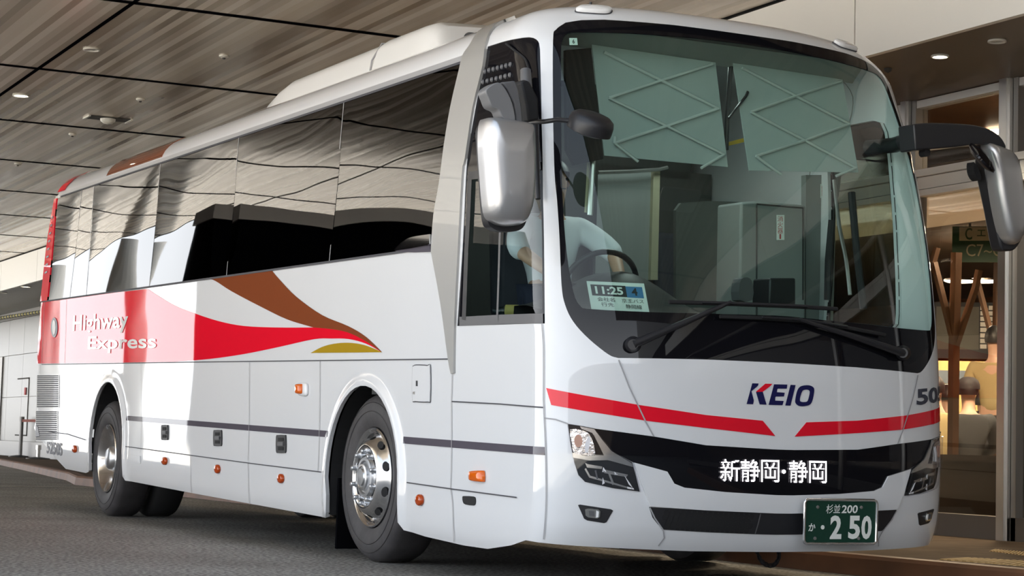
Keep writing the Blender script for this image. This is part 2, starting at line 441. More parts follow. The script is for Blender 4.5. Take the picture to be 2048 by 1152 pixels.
ARCH = [(2.585, .425, .575), (8.46, .44, .552)]           # wheel arches: along, height, radius
def side_len(v): return fYR(v)-DR-fY0(v)-DF
def smap(s, v):
    s = np.asarray(s, float); v = np.asarray(v, float); a = np.abs(s); sg = np.where(s < 0, -1., 1.)
    w, y0, yr, z = fW(v), fY0(v), fYR(v), fZ(v)
    L = yr-DR-y0-DF
    X = w*np.interp(a, SF, XF); y = y0+DF*np.interp(a, SF, QF)
    y = np.where(a > S0, y0+DF+(a-S0), y)
    b = np.clip(S1-(a-S0-L), 0, S1)
    rear = a > S0+L
    X = np.where(rear, w*np.interp(b, SR_, XR), X); y = np.where(rear, yr-DR*np.interp(b, SR_, QR), y)
    for (ya, za, R) in ARCH:
        r = np.where(z > za, np.hypot(y-ya, z-za), np.abs(y-ya))
        X = X + np.where((a > S0-.3) & (z < 1.3), .022*np.exp(-((r-R-.015)/.045)**2), 0)
    return np.stack([X*sg, y, z], -1)
def snormal(s, v):
    e = 2e-3
    a = smap(s+e, v)-smap(s-e, v); b = smap(s, np.minimum(v+e, VMAX))-smap(s, v-e)
    n = np.cross(a, b); l = np.linalg.norm(n, axis=-1, keepdims=True)
    bad = l[..., 0] < 1e-9
    n = np.where(bad[..., None], np.array([0, 0, 1.]), n/np.maximum(l, 1e-12))
    return n
_VT = np.linspace(.14, VMAX, 3000); _ZT = fZ(_VT)
def inside(P, dy=0.0):
    z = P[:, 2]; v = np.interp(z, _ZT, _VT); w, y0, yr = fW(v), fY0(v)+dy, fYR(v)
    X = np.abs(P[:, 0])/np.maximum(w, 1e-6)
    q = np.clip((y0+DF-P[:, 1])/DF, 0, None); qr = np.clip((P[:, 1]-yr+DR)/DR, 0, None)
    return (X**NF+q**NF-1 < 0) & (X**NR+qr**NR-1 < 0) & (z < _ZT[-1]) & (z > 0)
def hit(x, y, dy=0.0):                                     # where the line of sight meets the body, bus frame
    o, d = ray(x, y); t = np.linspace(6, 34, 5601); P = o+t[:, None]*d
    k = np.flatnonzero(inside(P, dy))
    if len(k) == 0:
        # just past the outline: take the nearest approach
        v = np.interp(P[:, 2], _ZT, _VT); w, y0 = fW(v), fY0(v)+dy
        q = np.clip((y0+DF-P[:, 1])/DF, 0, None); qr = np.clip((P[:, 1]-fYR(v)+DR)/DR, 0, None)
        F = (np.abs(P[:, 0])/np.maximum(w, 1e-6))**NF+q**NF+qr**NR
        F = np.where(P[:, 2] > _ZT[-1], F+50*(P[:, 2]-_ZT[-1]), F)
        return P[F.argmin()]
    lo, hi = t[max(k[0]-1, 0)], t[k[0]]
    for _ in range(18):
        m = (lo+hi)/2
        if inside((o+m*d)[None], dy)[0]: hi = m
        else: lo = m
    return o+hi*d
def sv_of(P):                                              # a point of the body to (s, v)
    v = float(np.interp(P[2], _ZT, _VT)); w, y0 = float(fW(v)), float(fY0(v)); sg = -1 if P[0] < 0 else 1
    if P[1] >= y0+DF: return (sg*(S0+P[1]-y0-DF), v)
    fx = min(abs(P[0])/w, 1); fd = min(max((P[1]-y0)/DF, 0), 1)
    a = np.interp(fx, XF, SF) if fx < .8 else np.interp(fd, QF, SF)
    return (sg*float(a), v)
def sv(x, y): return sv_of(hit(x, y))
def svs(pts): return [sv(*p) for p in pts]
def side(y, z, sg=-1):                                     # a place on the flank to (s, v)
    return sv_of(np.array([sg*1.3, y, z]))
def mirror(pts): return [(-s, v) for s, v in pts]

def densify(loop, step):
    out = []
    for i, p in enumerate(loop):
        q = loop[(i+1) % len(loop)]; n = max(1, int(math.ceil(math.hypot(q[0]-p[0], q[1]-p[1])/step)))
        out += [(p[0]+(q[0]-p[0])*k/n, p[1]+(q[1]-p[1])*k/n) for k in range(n)]
    return out
def inpoly(P, loop):
    x, y = P[:, 0], P[:, 1]; L = np.array(loop); r = np.zeros(len(P), bool); j = len(L)-1
    for i in range(len(L)):
        xi, yi = L[i]; xj, yj = L[j]
        if yi != yj:
            c = ((yi > y) != (yj > y)) & (x < (xj-xi)*(y-yi)/(yj-yi)+xi); r ^= c
        j = i
    return r
def patch(name, loops, material, parent=None, off=0.002, th=0.006, step=0.06, grid=None, smooth_n=True, bulge=0.0):
    """A piece of skin cut out of the body surface: loops in (s, v), the first is the outline, the others holes."""
    D = [densify(l, step) for l in loops]
    A = np.concatenate([np.array(d) for d in D]); x0, y0 = A.min(0); x1, y1 = A.max(0)
    if grid is not None: G = np.array(grid)
    else:
        gx = np.arange(x0+step/2, x1, step); gy = np.arange(y0+step/2, y1, step)
        G = np.array([(a, b) for a in gx for b in gy]) if len(gx) and len(gy) else np.zeros((0, 2))
    if len(G):
        k = inpoly(G, D[0])
        for h in D[1:]: k &= ~inpoly(G, h)
        G = G[k]
    if len(G) and len(G) < 6000:
        dmin = np.full(len(G), 9.)
        for i in range(0, len(A), 200):
            dmin = np.minimum(dmin, np.sqrt(((G[:, None]-A[None, i:i+200])**2).sum(-1)).min(1))
        G = G[dmin > step*.35]
    pts = [Vector(p) for d in D for p in d]+[Vector(p) for p in G]
    edges = []; o = 0
    for d in D:
        edges += [(o+i, o+(i+1) % len(d)) for i in range(len(d))]; o += len(d)
    vc, _, fc, *_ = delaunay_2d_cdt(pts, edges, [], 0, 1e-6)
    V = np.array([(p.x, p.y) for p in vc]); F = np.array(fc)
    C = V[F].mean(1); k = inpoly(C, D[0])
    for h in D[1:]: k &= ~inpoly(C, h)
    F = F[k]
    used = np.unique(F); re = -np.ones(len(V), int); re[used] = np.arange(len(used)); V = V[used]; F = re[F]
    P = smap(V[:, 0], V[:, 1]); N = snormal(V[:, 0], V[:, 1]); P = P+N*off
    if bulge:                                              # the pane swells a little towards its middle
        c0 = (np.array([x0, y0])+np.array([x1, y1]))/2; h0 = (np.array([x1, y1])-np.array([x0, y0]))/2
        u = (V[:, 0]-c0[0])/h0[0]; w = (V[:, 1]-c0[1])/h0[1]
        Ts = smap(V[:, 0]+.01, V[:, 1])-smap(V[:, 0]-.01, V[:, 1]); Ts /= np.linalg.norm(Ts, axis=1, keepdims=True)
        Tv = smap(V[:, 0], V[:, 1]+.01)-smap(V[:, 0], V[:, 1]-.01); Tv /= np.linalg.norm(Tv, axis=1, keepdims=True)
        P = P+N*(bulge*np.clip((1-u*u)*(1-w*w), 0, 1))[:, None]
        N = N+Ts*(bulge*2*u*(1-w*w)/h0[0])[:, None]+Tv*(bulge*2*w*(1-u*u)/h0[1])[:, None]
        N /= np.linalg.norm(N, axis=1, keepdims=True)
    faces = [tuple(int(i) for i in f) for f in F]
    # orientation outward
    nf = np.cross(P[F[:, 1]]-P[F[:, 0]], P[F[:, 2]]-P[F[:, 0]])
    fl = (nf*N[F[:, 0]]).sum(1) < 0
    faces = [tuple(reversed(f)) if b else f for f, b in zip(faces, fl)]
    nv = len(P); Q = P.tolist(); rim0 = len(faces)
    if th:
        cnt = {}
        for f in faces:
            for a, b in ((f[0], f[1]), (f[1], f[2]), (f[2], f[0])): cnt[(a, b)] = 1
        bd = [(a, b) for (a, b) in cnt if (b, a) not in cnt]
        top = {}; low = {}
        for a, b in bd:
            for i in (a, b):
                if i not in top:
                    top[i] = len(Q); Q.append(P[i].tolist()); low[i] = len(Q); Q.append((P[i]-N[i]*th).tolist())
        for a, b in bd: faces.append((top[b], top[a], low[a], low[b]))
    me = bpy.data.meshes.new(name); me.from_pydata(Q, [], faces); me.materials.append(MATS[material])
    me.shade_smooth()
    if smooth_n:
        ln = []
        for p in me.polygons:
            if p.index < rim0: ln += [N[i].tolist() for i in p.vertices]
            else: ln += [tuple(p.normal)]*len(p.vertices)
        me.normals_split_custom_set(ln)
    return link(bpy.data.objects.new(name, me), parent)
def ribbon(name, lines, width, material, parent=None, off=0.0035, step=0.05):
    """Narrow strips laid on the body along polylines given in (s, v)."""
    b = MB()
    for ln in lines:
        q = []
        for i in range(len(ln)-1):
            n = max(1, int(math.hypot(ln[i+1][0]-ln[i][0], ln[i+1][1]-ln[i][1])/step))
            q += [(ln[i][0]+(ln[i+1][0]-ln[i][0])*k/n, ln[i][1]+(ln[i+1][1]-ln[i][1])*k/n) for k in range(n)]
        q.append(ln[-1]); q = np.array(q)
        t = np.gradient(q, axis=0); t /= np.maximum(np.linalg.norm(t, axis=1, keepdims=True), 1e-9)
        nn = np.stack([-t[:, 1], t[:, 0]], 1)*width/2
        A, B = q+nn, q-nn
        PA = smap(A[:, 0], A[:, 1])+snormal(A[:, 0], A[:, 1])*off; PB = smap(B[:, 0], B[:, 1])+snormal(B[:, 0], B[:, 1])*off
        m = len(q); b.add(list(PA)+list(PB), [(m+i, m+i+1, i+1, i) for i in range(m-1)])
    return b.build(name, material, parent, smooth=60)
def decal_text(name, body, ll, lr, ur, ul, material, parent, bold=0.0, off=0.004):
    """Letters lying on the body inside a quad of (s, v) corners."""
    f = bilerp(ll, lr, ur, ul)
    def fn(u, w):
        p = f(u, w); return smap(p[0], p[1])+snormal(p[0], p[1])*off
    return text_fn(name, body, fn, material, parent, bold)

# ---- outlines measured on the body
WS_OUT = svs(catmull([(1106, 81), (1112, 59), (1131, 45), (1162, 40), (1209, 39), (1350, 50), (1475, 64), (1600, 84), (1704, 109), (1748, 124)], 3))
WS_L = svs([(1106, 219), (1109, 344), (1114, 381), (1119, 475), (1123, 569), (1130, 609), (1147, 644), (1178, 678), (1217, 709), (1236, 716)])
# the right edge of the windscreen lies round the corner: the same edge as the left one, mirrored
_wl = [(1105, 100)]
WS_LEFT = [sv(1105.5, 95)]+WS_L
WS_BOT_MID = svs([(1411, 719), (1550, 725)])
ws_left_full = svs(catmull([(1131, 45), (1112, 59), (1106, 81), (1106, 219), (1109, 344), (1114, 400), (1119, 475), (1123, 569), (1130, 609), (1147, 644), (1178, 678), (1217, 709), (1236, 716)], 4))
ws_top_left = svs([(1162, 40), (1209, 39), (1350, 50), (1475, 64), (1510, 69)])
ws_bot_left = svs([(1320, 717), (1411, 719), (1550, 725)])
half = list(reversed(ws_top_left))+ws_left_full+ws_bot_left       # from top centre, down the left, to bottom centre
half = [p for p in half if p[0] < -.015]
WS = half + [(0.0, half[-1][1])] + list(reversed(mirror(half))) + [(0.0, half[0][1])]
def inset(loop, ds, dtop, dbot):
    """The clear part of the glass inside its printed border."""
    L = np.array(loop); c0, c1 = L.min(0), L.max(0); out = []
    for s, v in loop:
        fs = s/max(abs(c0[0]), abs(c1[0])); tv = (v-c0[1])/(c1[1]-c0[1])
        out.append((s*(1-ds/abs(c0[0])), c0[1]+dbot+tv*(c1[1]-c0[1]-dtop-dbot)))
    return out
wi = svs(catmull([(1510, 90), (1475, 86), (1381, 75), (1256, 66), (1167, 64), (1136, 66), (1125, 80), (1122, 105), (1122, 187), (1123, 344), (1128, 450), (1135, 520), (1142, 562), (1149, 592), (1160, 611), (1180, 618), (1300, 624), (1411, 627), (1550, 631)], 3))
wi = [p for p in wi if p[0] < -.015]
WS_IN = wi+[(0.0, wi[-1][1])]+list(reversed(mirror(wi)))+[(0.0, wi[0][1])]
DW = svs(catmull([(914, 652), (925, 489), (931.6, 350), (937, 293), (951, 213), (968, 119)], 3)+catmull([(975, 93), (1015, 81), (1058, 74), (1076, 82), (1080, 99)], 3)+[(1083, 241), (1086, 397), (1089, 572), (1089.6, 647)])
DOOR_GLASS_L = svs([(928, 640), (934, 500), (941, 350), (1062, 335), (1079, 332), (1084, 560), (1084, 636)])
DOOR_R = [side(y, z, 1) for y, z in [(1.37, 1.42), (.72, 1.42), (.665, 1.46), (.66, 1.52), (.69, 1.9), (.74, 2.3), (.79, 2.58), (.83, 2.64), (.9, 2.66), (1.30, 2.66), (1.345, 2.62), (1.36, 2.5)]]
DOOR_R_IN = [side(y, z, 1) for y, z in [(1.34, 1.45), (.73, 1.45), (.695, 1.49), (.69, 1.55), (.72, 1.9), (.77, 2.3), (.815, 2.56), (.85, 2.61), (.92, 2.63), (1.28, 2.63), (1.32, 2.59), (1.33, 2.5)]]
# ---- the painted skin
def skirt(sg):
    pts = [(11.28, .52), (11.0, .42), (10.0, .168), (9.25, .165), (9.03, .195)]
    ya, za, R = ARCH[1]; pts += [(ya+R*math.cos(t), za+R*math.sin(t)) for t in np.linspace(0, math.pi, 22)]
    pts += [(7.90, .20), (7.87, .165), (6, .162), (3.2, .165), (3.16, .20)]
    ya, za, R = ARCH[0]; pts += [(ya+R*math.cos(t), za+R*math.sin(t)) for t in np.linspace(0, math.pi, 22)]
    pts += [(2.008, .22), (1.96, .178), (1.7, .162), (1.2, .152), (.9, .158), (.6, .20), (.42, .24)]
    return [side(y, z, sg) for y, z in pts]
skL = skirt(-1)
front_low = [(-1.0, .228), (-.5, .215), (0, .212), (.5, .215), (1.0, .228)]
a_end = lambda v: S0+float(side_len(v))+S1-.004
vv = [.52, .9, 1.3, 1.9, 2.4, 2.7, 2.83, 2.9, 2.97, 3.06, 3.16, 3.3, 3.52, 3.77, VMAX-.003]
outer = [(-a_end(.52), .52)]+skL+front_low+list(reversed(mirror(skL)))+[(a_end(v), v) for v in vv]+[(-a_end(v), v) for v in reversed(vv)]
gg = []
for s in np.arange(-1.62, 1.62, .036):
    for v in np.arange(.17, 4.14, .045): gg.append((s, v))
for sg in (-1, 1):
    for s in np.concatenate([np.arange(1.66, 12.3, .13), np.arange(12.4, 14.3, .05)]):
        for v in np.concatenate([np.arange(.17, 1.1, .07), np.arange(1.15, 2.8, .15), np.arange(2.83, 3.3, .045), np.arange(3.34, 4.14, .1)]): gg.append((sg*s, v))
    for (ya, za, R) in ARCH:
        for r in (R+.012, R+.028, R+.045, R+.065, R+.09, R+.12):
            for t in np.linspace(-.2, math.pi+.2, 40):
                z = za+r*math.sin(t); y = ya+r*math.cos(t)
                if z > .2: gg.append(side(y, z, sg))
    for (ya, za, R) in ARCH:
        for dr in (.012, .028, .045, .065, .09):
            for z in (.22, .28, .34, .4):
                gg.append(side(ya-R-dr, z, sg)); gg.append(side(ya+R+dr, z, sg))
body = patch('body', [outer, WS, DW, DOOR_R], 'white_paint', coach, off=0, th=.03, step=.12, grid=gg)

# ---- windscreen
patch('windshield', [WS], 'windshield_glass', coach, off=-.004, th=0, step=.07)
tag(patch('windshield_border', [WS, WS_IN], 'black_gloss', coach, off=-.001, th=.004, step=.05), 'black printed border of the windscreen')
# ---- driver's side window: black upper pane, sliding panes below, both flanks
for sg in (1, -1):
    mm = (lambda L: L) if sg == 1 else mirror
    if sg == 1:
        patch('side_window_border', [DW, DOOR_GLASS_L], 'black_gloss', coach, off=-.003, th=.006, step=.06)
        patch('driver_window', [DOOR_GLASS_L], 'side_clear_glass', coach, off=-.008, th=0, step=.1)
        ribbon('window_rail', [svs([(938, 352), (1000, 344), (1082, 331)])], .045, 'black_plastic', coach, off=.004)
        ribbon('window_rail', [svs([(996, 640), (1001, 480), (1006, 345)])], .022, 'grey_plastic', coach, off=.006)
        ribbon('window_rail', [svs([(929, 640), (934, 500), (941, 352)])], .05, 'black_plastic', coach, off=.005)
        ribbon('window_rail', [svs([(920, 643), (1000, 639), (1087, 637)])], .05, 'grey_plastic', coach, off=.004)
        for row, (xa, ya, xb, yb) in enumerate([(970, 143, 1021, 129), (966, 164, 1020, 150)]):
            for k in range(7):
                x = xa+(xb-xa)*k/6; y = ya+(yb-ya)*k/6
                c = sv(x, y); P = smap(*c)
                b = MB(); b.lathe([(-.012, .003), (-.009, .009), (0, .0115)], n=14, axis='X', c=(P[0]+.001, P[1], P[2]))
                b.v = [(q[0], q[1], P[2]+(q[2]-P[2])*1.25) for q in b.v]
                b.build('louvre', 'grey_plastic', coach, smooth=50)
    else:
        patch('side_window_border', [DOOR_R, DOOR_R_IN], 'black_gloss', coach, off=-.003, th=.006, step=.06)
        tag(patch('door_window', [DOOR_R_IN], 'side_clear_glass', coach, off=-.008, th=0, step=.1), 'clear glass of the entry door')

# ---- passenger windows
def z_at(y, a, b): return a[1]+(b[1]-a[1])*(y-a[0])/(b[0]-a[0])
cuts = []
for (t, bt) in [((929, 122), (866, 470)), ((690, 203), (661, 518)), ((480, 273), (455, 549)), ((323, 326), (300, 573)), ((190, 370), (174, 590)), ((166, 377), (141, 595)), ((117, 392), (98, 600))]:
    cuts.append((hit(*t), hit(*bt)))
WTOP, WBOT = 2.80, 1.788
pan = []
for (A, B) in cuts:
    yt = A[1]+(B[1]-A[1])*(WTOP-A[2])/(B[2]-A[2]); yb = A[1]+(B[1]-A[1])*(WBOT-A[2])/(B[2]-A[2]); pan.append((yt, yb))
band_r = [sv(*p) for p in catmull([(929, 112), (922, 140), (905, 213), (892, 290), (882, 367), (871, 430), (867, 500)], 3)]
for sg in (-1, 1):
    for i in range(len(pan)-1):
        (ta, ba), (tb, bb) = pan[i], pan[i+1]; g = .004
        loop = [side(tb-g, WTOP, sg), side(ta+g, WTOP, sg), side(ba+g, WBOT, sg), side(bb-g, WBOT, sg)]
        patch('side_window', [loop], 'tinted_glass', coach, off=.006, th=.006, step=.11, bulge=.0075*min(1, abs(ta-tb)/2))
        if i: ribbon('pane_joint', [[side(ba, WBOT, sg), side((ba+ta)/2, (WBOT+WTOP)/2, sg), side(ta, WTOP, sg)]], .009, 'gutter', coach, off=.0075, step=.2)
    ribbon('rain_gutter', [[side(1.33, 2.826, sg), side(4, 2.826, sg), side(8, 2.826, sg), side(10.78, 2.826, sg)]], .030, 'gutter', coach, off=.012, step=.4)
    ribbon('window_seal', [[side(1.36, 2.806, sg), side(5, 2.806, sg), side(10.72, 2.806, sg)]], .016, 'seam', coach, off=.009, step=.4)
    ribbon('window_seal', [[side(1.7, WBOT-.004, sg), side(5, WBOT-.004, sg), side(11.25, WBOT-.004, sg)]], .014, 'seam', coach, off=.009, step=.4)
    # silver fin behind the cab
    fl = svs(catmull([(1012, 36), (985, 52), (959, 66), (942, 93), (929, 112), (922, 140), (905, 213), (892, 290), (882, 367), (871, 430), (866, 503)], 3)+catmull([(866, 503), (885, 607), (900, 718), (906, 748)], 3)[1:])
    fr = svs(catmull([(911, 746), (912.5, 655), (919, 517), (928, 350), (934, 317), (949, 217), (969, 133), (975, 87), (989, 57), (1024, 35)], 3))
    lp = fl+fr
    lp = lp if sg == -1 else mirror(lp)
    patch('roof_fin', [lp], 'pearl_silver', coach, off=.014, th=.02, step=.05)
    # chrome fairing at the foot of the first window
    lp = svs(catmull([(793, 501), (805, 490), (815, 482), (826, 476), (845, 472), (866, 469)], 3)+[(866, 488), (862, 491)]+[(830, 497), (800, 501.5)])
    patch('window_fairing', [lp if sg == -1 else mirror(lp)], 'chrome', coach, off=.022, th=.02, step=.04)
    lp = svs([(793, 502), (862, 491.5), (866, 504), (830, 505), (805, 504)])
    patch('fairing_base', [lp if sg == -1 else mirror(lp)], 'grey_stripe', coach, off=.012, th=.012, step=.05)

# ---- livery on both flanks
brown = svs(catmull([(418, 557), (433, 562.5), (465, 583), (524, 614), (576, 639), (628, 655)], 4)+catmull([(628, 655), (662, 658), (697, 665), (732, 682), (764, 703.5)], 4)[1:]+catmull([(765, 704), (732, 673), (697, 652), (645, 630), (593, 593), (558, 557), (543, 539)], 4)[1:]+[(480, 547)])
red = svs(catmull([(628, 655), (558, 655), (489, 652), (437, 642), (385, 625), (350, 611), (322, 595), (296, 578)], 4))
red += [side(y, 1.78) for y in (9, 10, 11.26)]+[side(11.28, 1.5), side(11.28, 1.165)]+[side(y, 1.162) for y in (10, 9, 8)]
red += svs(catmull([(350, 723.5), (419, 718), (489, 708), (558, 694), (628, 678.5), (662, 677), (697, 678), (732, 687), (763, 703.5)], 4)+catmull([(764, 703.5), (732, 682), (697, 665), (662, 658), (628, 655)], 4)[1:-1])
gold = svs(catmull([(622, 706), (645, 694), (669, 687.5), (697, 685.5), (725, 689), (749, 697.5), (765, 704.5)], 4))
rear_strip = [side(pan[-1][0]+.01, WTOP-.01), side(11.10, 2.55), side(11.2, 2.3)]
rear_strip = [side(pan[-1][0]+.02, WTOP), side(pan[-1][1]+.02, WBOT), side(11.245, WBOT)]+[side(float(fYR(z))-DR-.012, z) for z in (1.92, 2.1, 2.3, 2.45, 2.6, 2.7, WTOP)]
def vs(y, v, sg=-1): return (sg*(S0+y-float(fY0(v))-DF), v)
roofbrown = [vs(7.3, 2.86), vs(9.05, 2.86), vs(9.05, 3.10), vs(9.0, 3.2), vs(7.4, 3.2), vs(7.3, 3.10)]
roofred = [vs(10.60, 2.86), vs(10.90, 2.86), vs(10.84, 2.97), vs(10.76, 3.06), vs(10.64, 3.2), vs(10.42, 3.2), vs(10.50, 3.0)]
for sg in (-1, 1):
    mm = (lambda L: L) if sg == -1 else mirror
    tag(patch('swoosh', [mm(red)], 'red_paint', coach, off=.003, th=.003, step=.1), 'long red swoosh widening to the rear')
    tag(patch('swoosh', [mm(brown)], 'brown_paint', coach, off=.005, th=.003, step=.1), 'brown swoosh curving down from the windows')
    tag(patch('swoosh', [mm(gold)], 'gold_paint', coach, off=.004, th=.003, step=.1), 'small gold arc under the red swoosh')
    tag(patch('rear_pillar', [mm(rear_strip)], 'red_paint', coach, off=.014, th=.014, step=.08), 'red strip behind the last window')
    tag(patch('roof_patch', [mm(roofbrown)], 'brown_paint', coach, off=.004, th=.004, step=.05), 'brown patch on the roof edge')
    tag(patch('roof_patch', [mm(roofred)], 'red_paint', coach, off=.007, th=.0, step=.04), 'red patch on the rear roof corner')
    # grey waist line, broken by the arches
    zs0, zs1 = .712, .672
    zl = lambda y: float(hit(905, 880)[2]) if False else .693
    for (ya, yb) in [(.262, 1.98), (3.19, 7.87)]:
        lp = [side(yb, zs0, sg), side(ya, zs0, sg), side(ya, zs1, sg), side(yb, zs1, sg)]
        patch('waist_line', [lp], 'grey_stripe', coach, off=.004, th=.003, step=.06)
    lp = [side(7.885, zs0, sg), side(7.80, zs0, sg), side(7.80, zs1, sg), side(7.885, zs1, sg)]
decal_text('lettering', 'Highway', sv(146, 672), sv(258, 665), sv(258, 622), sv(148, 631), 'white_plain', coach, .02, .0075)
decal_text('lettering', 'Express', sv(176, 707), sv(314, 705), sv(314, 668), sv(178, 673), 'white_plain', coach, .02, .0075)
decal_text('fleet_number', '52505', sv(94, 907), sv(125, 912), sv(125, 886), sv(94, 883), 'letter_dark', coach, .035)
for z in np.linspace(2.08, 2.62, 8):                       # small slots down the red pillar
    yf_ = pan[-1][1]+(pan[-1][0]-pan[-1][1])*(z-WBOT)/(WTOP-WBOT); yb_ = float(fYR(z))-DR
    patch('vent_slot', [[side(yf_+(yb_-yf_)*u, z+dz) for u, dz in ((.7, -.02), (.35, -.012), (.35, .006), (.7, -.002))]], 'letter_dark', coach, off=.018, th=.002)

# ---- panel joints
Ls = [svs([(905, 718), (700, 720.5), (400, 724), (84, 729)]), svs([(905, 803), (1000, 808), (1088, 815)]), svs([(906, 746), (904, 805), (902.5, 976), (906, 1000), (909, 1083)]),
      svs([(641, 721), (637, 942)]), svs([(500, 723), (497, 921)]), svs([(383, 725), (382, 800)]), svs([(283, 725), (284, 838), (282, 905)]),
      svs([(253, 893), (400, 913), (520, 929), (643, 944)]), svs([(815, 965), (905, 978), (1035, 995)]),
      svs([(497, 925), (500, 1008)]), svs([(382, 912), (384, 985)]),
      svs([(1085, 648), (1088, 690), (1088, 800), (1088, 1078)]), svs([(86, 862), (135, 868), (172, 880)]), svs([(134, 600), (130, 728)]), svs([(90, 602), (84, 728)])]
Ls += [mirror(l) for l in Ls]
for l in Ls:
    upright = abs(l[0][0]-l[-1][0]) < abs(l[0][1]-l[-1][1])
    ribbon('panel_joint', [l], .007, 'seam_soft' if upright else 'seam', coach, off=.0055)
# fuel flap, latches, lamps and marks of the flank
ff = svs(catmull([(827, 740), (829, 733), (836, 731), (857, 732), (862, 735), (862, 797), (858, 803), (833, 802), (827, 797)], 3, True))
patch('fuel_flap', [ff], 'white_paint', coach, off=.008, th=.006, step=.05)
ribbon('flap_gap', [ff+[ff[0]]], .012, 'seam', coach, off=.006, step=.03)
for (x, y, w, h, m_) in [(836.5, 767, 3, 11, 'black_plastic'), (831, 786, 4, 5, 'steel')]:
    patch('flap_lock', [svs([(x-w/2, y-h/2), (x+w/2, y-h/2), (x+w/2, y+h/2), (x-w/2, y+h/2)])], m_, coach, off=.011, th=.004)
for (x, y, sx, sy) in [(331, 865, 6.5, 15), (437, 876, 8, 16), (564, 888, 9.5, 18)]:
    o = patch('locker_latch', [svs(catmull([(x-sx, y-sy*.8), (x-sx*.6, y-sy), (x+sx*.7, y-sy), (x+sx, y-sy*.8), (x+sx, y+sy*.8), (x+sx*.6, y+sy), (x-sx*.6, y+sy), (x-sx, y+sy*.8)], 2, True))], 'black_plastic', coach, off=.010, th=.01)
    patch('latch_bar', [svs([(x-sx*.55, y-sy*.2), (x+sx*.6, y-sy*.2), (x+sx*.6, y+sy*.2), (x-sx*.55, y+sy*.2)])], 'grey_plastic', o, off=.016, th=.006)
    for dy in (-.5, .5):
        patch('latch_hole', [svs([(x-sx*.5, y+sy*(dy-.2)), (x+sx*.6, y+sy*(dy-.2)), (x+sx*.6, y+sy*(dy+.2)), (x-sx*.5, y+sy*(dy+.2))])], 'black_matte', o, off=.012, th=.002)
def blob(name, pts, h, m_, parent=None, n=4):              # a domed lamp standing proud of the body
    L0 = catmull(svs(pts), n, True) if n > 1 else svs(pts)
    c = np.mean(np.array(L0), 0); b = MB(); rings = []; 
    for k, (sc, hh) in enumerate([(1, 0), (1, .55), (.88, .85), (.6, 1.0), (.0, 1.05)]):
        for p in L0:
            q = c+(np.array(p)-c)*sc; P = smap(q[0], q[1])+snormal(q[0], q[1])*(.002+h*hh); rings.append(P)
    m = len(L0); fs = [(i*m+k, i*m+(k+1) % m, (i+1)*m+(k+1) % m, (i+1)*m+k) for i in range(4) for k in range(m)]
    b.add(rings, fs); return b.build(name, m_, parent or coach, smooth=50)
def oval(x, y, a, b, n=10): return [(x+a*math.cos(2*math.pi*k/n), y+b*math.sin(2*math.pi*k/n)) for k in range(n)]
for (x, y, a, b_) in [(151, 898, 3.5, 7.5), (331, 922, 4.5, 8), (437, 938, 4.5, 9), (564, 957, 5, 9.5), (842, 1000, 6.5, 11.5)]:
    blob('marker_lamp', oval(x, y, a, b_), .022, 'amber_deep')
blob('turn_signal', [(944, 945), (948, 942), (966, 941), (970.5, 944), (971, 960), (968, 964), (949, 962), (944, 958)], .028, 'amber')
s_ = blob('signal_base', [(599, 769), (603, 766), (613, 766), (617, 771), (617, 788), (613, 792), (603, 791), (599, 786)], .02, 'white_paint')
blob('turn_signal', [(600, 770), (602, 768), (609, 768), (611, 771), (611, 785), (608, 788), (602, 788), (600, 785)], .042, 'amber', s_)
patch('pull_recess', [svs(catmull([(926, 994), (930, 992), (948, 993), (952, 997), (952, 1007), (948, 1011), (932, 1009), (927, 1004)], 2, True))], 'black_matte', coach, off=.004, th=.003)
o = patch('service_hatch', [svs(catmull(oval(110, 655, 6.5, 20, 12), 2, True))], 'letter_dark', coach, off=.009, th=.006)
patch('hatch_panel', [svs(catmull(oval(110, 655, 3.2, 15, 12), 2, True))], 'white_paint', o, off=.012, th=.004)
patch('jack_cover', [svs([(262, 909), (282, 912), (282, 927), (263, 922)])], 'white_paint', coach, off=.014, th=.012)
for (xa, ya, xb, yb, n) in [(74, 750, 119, 815, 17), (71.5, 822, 116, 880, 15)]:
    ll, lr, ur, ul = sv(xa, yb), sv(xb, yb), sv(xb, ya), sv(xa+1, ya)
    g = patch('engine_grille', [[ll, lr, ur, ul]], 'white_plain', coach, off=.005, th=.004, step=.1)
    f = bilerp(ll, lr, ur, ul)
    for k in range(n):
        w0 = (k+.22)/n; w1 = (k+.78)/n
        patch('grille_slot', [[tuple(f(.03, w0)), tuple(f(.97, w0)), tuple(f(.97, w1)), tuple(f(.03, w1))]], 'seam', g, off=.008, th=.002, step=.3)
patch('rear_marker', [svs([(73, 850), (77, 852), (81, 872), (73, 874)])], 'letter_dark', coach, off=.01, th=.006)

# ---------------------------------------------------------------- front of the coach
def sym(name, pts, material, off, th=.004, step=.05, parent=None, n=0, label=None, px=True):
    L0 = svs(catmull(pts, n, True) if n else pts) if px else pts
    out = []
    for q in (L0, mirror(L0)):
        o = patch(name, [q], material, parent or coach, off=off, th=th, step=step)
        if label: tag(o, label)
        out.append(o)
    return out
def cross(half_px):                              # left half outline (top centre ... bottom centre) completed by its mirror image
    h = [p for p in svs(half_px) if p[0] < -.01]
    return [(0., h[0][1])]+h+[(0., h[-1][1])]+list(reversed(mirror(h)))
front_seams = [svs([(1237, 720), (1258, 774), (1290, 842), (1307, 873)]), svs([(1089, 836), (1112, 839), (1137, 848)]), svs([(1299, 1015), (1309, 1036), (1326, 1060), (1328, 1075), (1316, 1091)])]
for l in front_seams+[mirror(l) for l in front_seams]: ribbon('panel_joint', [l], .007, 'seam_soft', coach, off=.0055)
